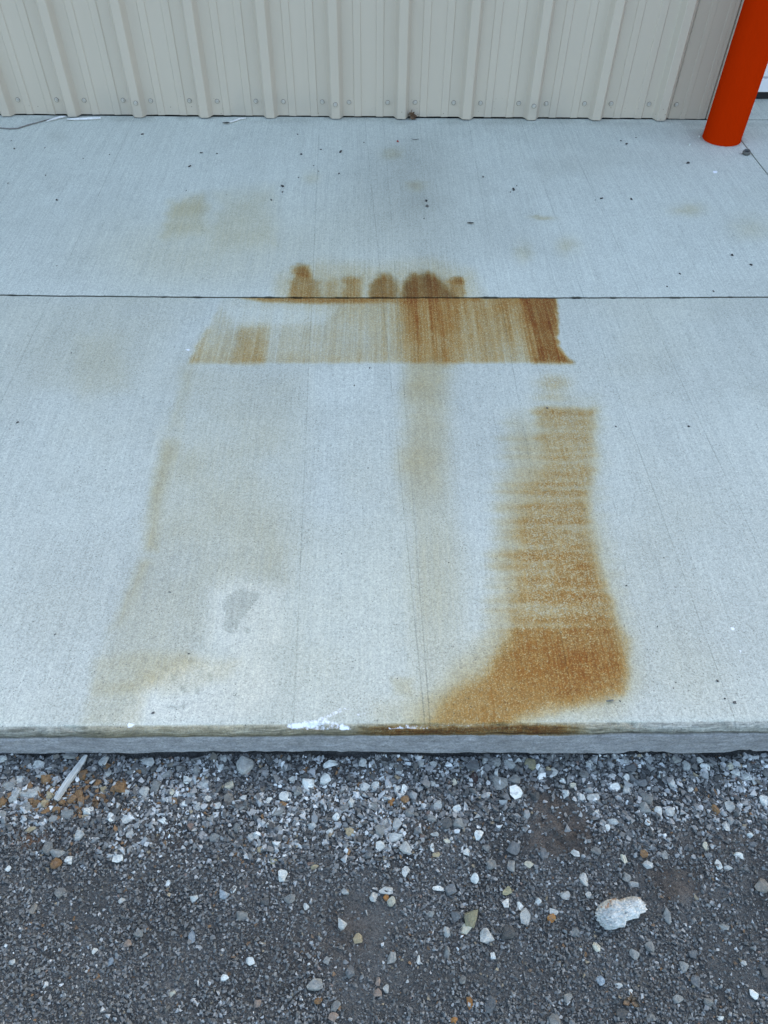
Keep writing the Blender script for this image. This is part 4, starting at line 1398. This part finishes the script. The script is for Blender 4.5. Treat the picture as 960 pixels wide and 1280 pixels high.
q = lay([(-14, 158), (0, 160), (12, 161), (22, 160.5), (36, 156), (47, 153), (58, 150), (68, 147.5), (80, 146)], .004)
tag(tube('twig', q, [.0022, .0025, .003, .0026, .003, .0024, .0026, .0022, .0016], M['twig']), 'thin grey twig running from the left edge to the wall', 'twig')
q = lay([(84, 149), (95, 149), (112, 148.5), (126, 147.5)], .006)
tag(tube('stick', q, [.003, .0055, .0055, .004], M['pale_wood']), 'pale flat stick lying at the wall foot, right of the twig', 'stick')
q = lay([(58, 151.5), (66, 149), (76, 146.5), (82, 145.5)], .007)
tag(tube('wood_chip', q, [.002, .0045, .0045, .002], M['pale_wood']), 'whitish wood shred lying on the twig at the wall', 'wood shred')
q = lay([(286, 153), (293, 151), (300, 148.5), (307, 147.5)], .005)
tag(tube('plastic_shred', q, [.002, .004, .0038, .002], M['pale_wood']), 'white shred caught under the wall beside a small dark leaf', 'shred')


def leaf(px, py, L, W, yaw, mat, label, name='leaf', curl=.35, z=.003):
    p = on_plane(px, py, 0) if py < 915 else on_ground(px, py)[0]
    if py >= 915: z += 0.004
    bm = bmesh.new()
    nu, nv = 9, 5
    g = []
    for i in range(nu):
        t = i / (nu - 1)
        w_ = W * math.sin(math.pi * min(max(t, .04), .96)) ** .7 * (1 + .18 * rnd.uniform(-1, 1)) * .5
        row = []
        for j in range(nv):
            u = j / (nv - 1) * 2 - 1
            row.append(((t - .5) * L, u * w_, curl * (abs(u) ** 2 * w_ + (t - .5) ** 2 * L) + rnd.uniform(0, .0006)))
        g.append(row)
    vs = [[bm.verts.new(c) for c in r] for r in g]
    for i in range(nu - 1):
        for j in range(nv - 1):
            bm.faces.new((vs[i][j], vs[i + 1][j], vs[i + 1][j + 1], vs[i][j + 1]))
    bmesh.ops.solidify(bm, geom=bm.faces[:], thickness=.0005)
    o = obj(name, bm_mesh(name, bm, True), mat, None, (p[0], p[1], p[2] + z), (0, 0, yaw))
    return tag(o, label, 'leaf')


leaf(283, 155, .034, .014, .1, M['crumb'], 'small dark curled leaf on the concrete below a white shred')
leaf(588, 280, .028, .011, -.15, M['iron'], 'dark oval leaf lying alone on the upper concrete, right of centre')
leaf(519, 175.5, .036, .005, .02, M['crumb'], 'narrow dark leaf sliver right of a red speck')
# curled clump at the wall
p = on_plane(515, 149, 0)
cl = empty('leaf_clump', (p[0], p[1], 0))
tag(cl, 'brown crumpled dead leaf clump stuck at the wall foot, middle', 'dead leaf')
for i in range(6):
    bm = bmesh.new()
    bmesh.ops.create_grid(bm, x_segments=4, y_segments=4, size=1)
    for v in bm.verts:
        v.co = Vector((v.co.x * .017 * (1 - .4 * abs(v.co.y)), v.co.y * .011, .006 * math.sin(v.co.x * 2 + i) + rnd.uniform(-.001, .001)))
    bmesh.ops.solidify(bm, geom=bm.faces[:], thickness=.0005)
    obj('leaf_scrap', bm_mesh('leaf_scrap', bm, True), M['leaf'], cl, (rnd.uniform(-.014, .014), rnd.uniform(-.008, .006), .008 + .004 * i), (rnd.uniform(-.9, .9), rnd.uniform(-.9, .9), rnd.uniform(0, 3)))
q = [np.array((p[0] - .004, p[1], .022)), np.array((p[0] - .006, p[1] - .002, .034)), np.array((p[0] - .001, p[1] - .002, .043))]
o = tube('leaf_stem', q, [.0022, .0018, .001], M['leaf'])
o.location = Vector(o.location) - Vector((p[0], p[1], 0))
o.parent = cl
# dried leaf on the gravel
p, _ = on_ground(787, 1252)
dl = empty('dried_leaf', (p[0], p[1], float(ground_z(np.array([p[0]]), np.array([p[1]]))[0][0]) + .004))
tag(dl, 'dry tan leaf with curled lobes on the gravel near the bottom edge', 'dead leaf')
for i, (a, L) in enumerate(((3.5, .017), (-.75, .015), (1.4, .009), (.35, .010), (2.6, .008))):
    bm = bmesh.new()
    for j in range(5):
        t = j / 4
        w_ = .0034 * math.sin(math.pi * (t * .85 + .12)) * (1.6 if i < 2 else .8)
        for u in (-1, 0, 1):
            bm.verts.new((t * L, u * w_, .0035 * t * t + .0012 * abs(u)))
    bm.verts.ensure_lookup_table()
    for j in range(4):
        for k in range(2):
            bm.faces.new([bm.verts[x_] for x_ in (j * 3 + k, j * 3 + 3 + k, j * 3 + 4 + k, j * 3 + 1 + k)])
    bmesh.ops.solidify(bm, geom=bm.faces[:], thickness=.0004)
    obj('leaf_lobe', bm_mesh('leaf_lobe', bm, True), M['tan_leaf'], dl, (0, 0, 0.0004 * i), (0, 0, a))

# the iron ring beside the bollard
bm = bmesh.new()
p = on_plane(932.5, 193, 0)
nR, nr = 18, 8
ring = []
for i in range(nR):
    a = 2 * math.pi * i / nR
    ring.append([bm.verts.new(((.0125 + .0048 * math.cos(b)) * math.cos(a) * (1 + .08 * math.sin(3 * a)), (.0125 + .0048 * math.cos(b)) * math.sin(a), .0085 * math.sin(b)))
                 for b in [2 * math.pi * k / nr + .3 for k in range(nr)]])
for i in range(nR):
    for k in range(nr):
        bm.faces.new((ring[i][k], ring[(i + 1) % nR][k], ring[(i + 1) % nR][(k + 1) % nr], ring[i][(k + 1) % nr]))
tag(obj('iron_nut', bm_mesh('iron_nut', bm, True), M['iron'], None, (p[0], p[1], .009), (.12, -.1, .4)), 'small dark rusty ring lying beside the slab joint by the bollard', 'ring')

CR = []
for i in range(8):
    CR.append(bm_mesh('crumb', hull_rock(11, 300 + i)))
    CR[-1].materials.append(M['crumb'])
crumbs = '''353 233 5 4;353 240 3 3;339 250 3 3;377 193 4 3;426 190 5 4;392 207 2 2;398 214 2 2;373 222 3 2;424 217 3 2;401 187 4 2;533 251 4 4;534 258 6 3;530 273 2 2;642 237 5 4;638 240 2 2;646 232 2 2;752 248 5 4;744 250 2 2
860 204 6 3;789 249 4 4;850 342 3 3;892 364 3 3;915 319 5 3;939 331 5 3;834 358 3 2;604 221 3 3;14 176 2 2;18 186 3 2;71 250 4 2;252 191 4 3;271 192 3 2;237 208 6 3;233 238 2 2;10 229 2 2;57 219 2 2;56 185 2 2;178 168 5 2;137 193 2 2;104 198 2 2;71 332 2 2;776 176 3 2;783 180 4 3;795 172 2 2;455 178 2 2;372 168 3 2
22 528 5 3;212 740 5 3;69 793 4 3;191 891 6 4;236 817 5 2;132 587 2 2;89 441 2 2;462 460 3 3;443 482 3 4;427 692 2 2;460 585 3 2;561 703 3 2;775 876 4 2;918 878 7 5;897 851 5 4;906 873 4 3;783 732 4 3;684 510 4 3;770 533 3 3;861 533 5 3;810 459 2 2;830 697 2 2;842 860 3 2;822 783 3 3;845 853 3 2;497 848 3 2;517 900 2 2;640 860 2 2'''
ALLC = [tuple(float(v) for v in it.split()[:2]) for line in crumbs.split('\n') for it in line.split(';')]
CLM = [(905, 178, 'bollard foot'), (515, 146, 'dead leaf clump'), (588, 280, 'oval leaf'), (380, 345, 'left rust knob'), (283, 155, 'white shred'), (40, 155, 'grey twig'),
       (710, 640, 'rust column'), (300, 765, 'bare grey fleck'), (750, 850, 'lower right rust corner'), (180, 690, 'tan field'), (310, 430, 'left rust patch'), (690, 400, 'right end of the rust bar')]


def crumb_label(x, y):
    lm = min(CLM, key=lambda l: (l[0] - x) ** 2 + (l[1] - y) ** 2)
    sec = sector(x - lm[0], y - lm[1])
    d0 = math.hypot(x - lm[0], y - lm[1])
    rank = sum(1 for q in ALLC if sector(q[0] - lm[0], q[1] - lm[1]) == sec and math.hypot(q[0] - lm[0], q[1] - lm[1]) < d0)
    return 'tiny dark crumb, %s one %s the %s' % (ORD[min(rank, 9)], sec, lm[2])


for line in crumbs.split('\n'):
    for it in line.split(';'):
        x, y, ww, hh = [float(v) for v in it.split()]
        p = on_plane(x, y, 0.001)
        ppm = FPX / float((p - CAM) @ FW)
        fs = max(.45, -((p - CAM) / np.linalg.norm(p - CAM))[2])
        sx, sy = ww * .74 / ppm, hh * .74 / ppm / fs * .8
        hz = min(sx, sy) * .55
        o = obj('crumb', rnd.choice(CR), M['crumb'] if rnd.random() < .75 else M['iron'], None, (p[0], p[1], hz * .42), (0, 0, rnd.uniform(-.5, .5)), (sx, sy, hz))
        lab = {(426, 190): 'black crumb on the upper concrete, largest left of the grey damp patch', (918, 878): 'dark pebble on the concrete, near the slab edge at far right',
               (191, 891): 'dark pebble on the concrete, near the slab edge at far left', (22, 528): 'small dark pebble near the left edge, level with the top of the rust column',
               (534, 258): 'elongated black crumb, lower of the pair in the damp patch', (533, 251): 'black crumb, upper of the pair in the damp patch'}.get((int(x), int(y)))
        tag(o, lab or crumb_label(x, y), 'crumb', 'dark crumbs scattered on the concrete')
p = on_plane(497, 177, 0.001)
tag(obj('red_speck', CR[0], M['red_bit'], None, (p[0], p[1], .003), None, (.011, .010, .006)), 'small dark red speck on the concrete below the dead leaf clump', 'speck')
p = on_plane(762, 876, 0.001)
tag(obj('stone_chip', CR[3], M['stone_grey'], None, (p[0], p[1], .003), (0, 0, -.2), (.016, .008, .006)), 'flat grey stone chip just below the lower right corner of the rust', 'stone chip')
for x, y, lab in ((874, 171, 'white chip touching the left foot of the bollard'), (862, 181, 'white chip on the concrete left of the bollard foot')):
    p = on_plane(x, y, 0.001)
    tag(obj('white_chip', CR[5], M['stone_white'], None, (p[0], p[1], .003), (0, 0, .4), (.014, .010, .006)), lab, 'chip')
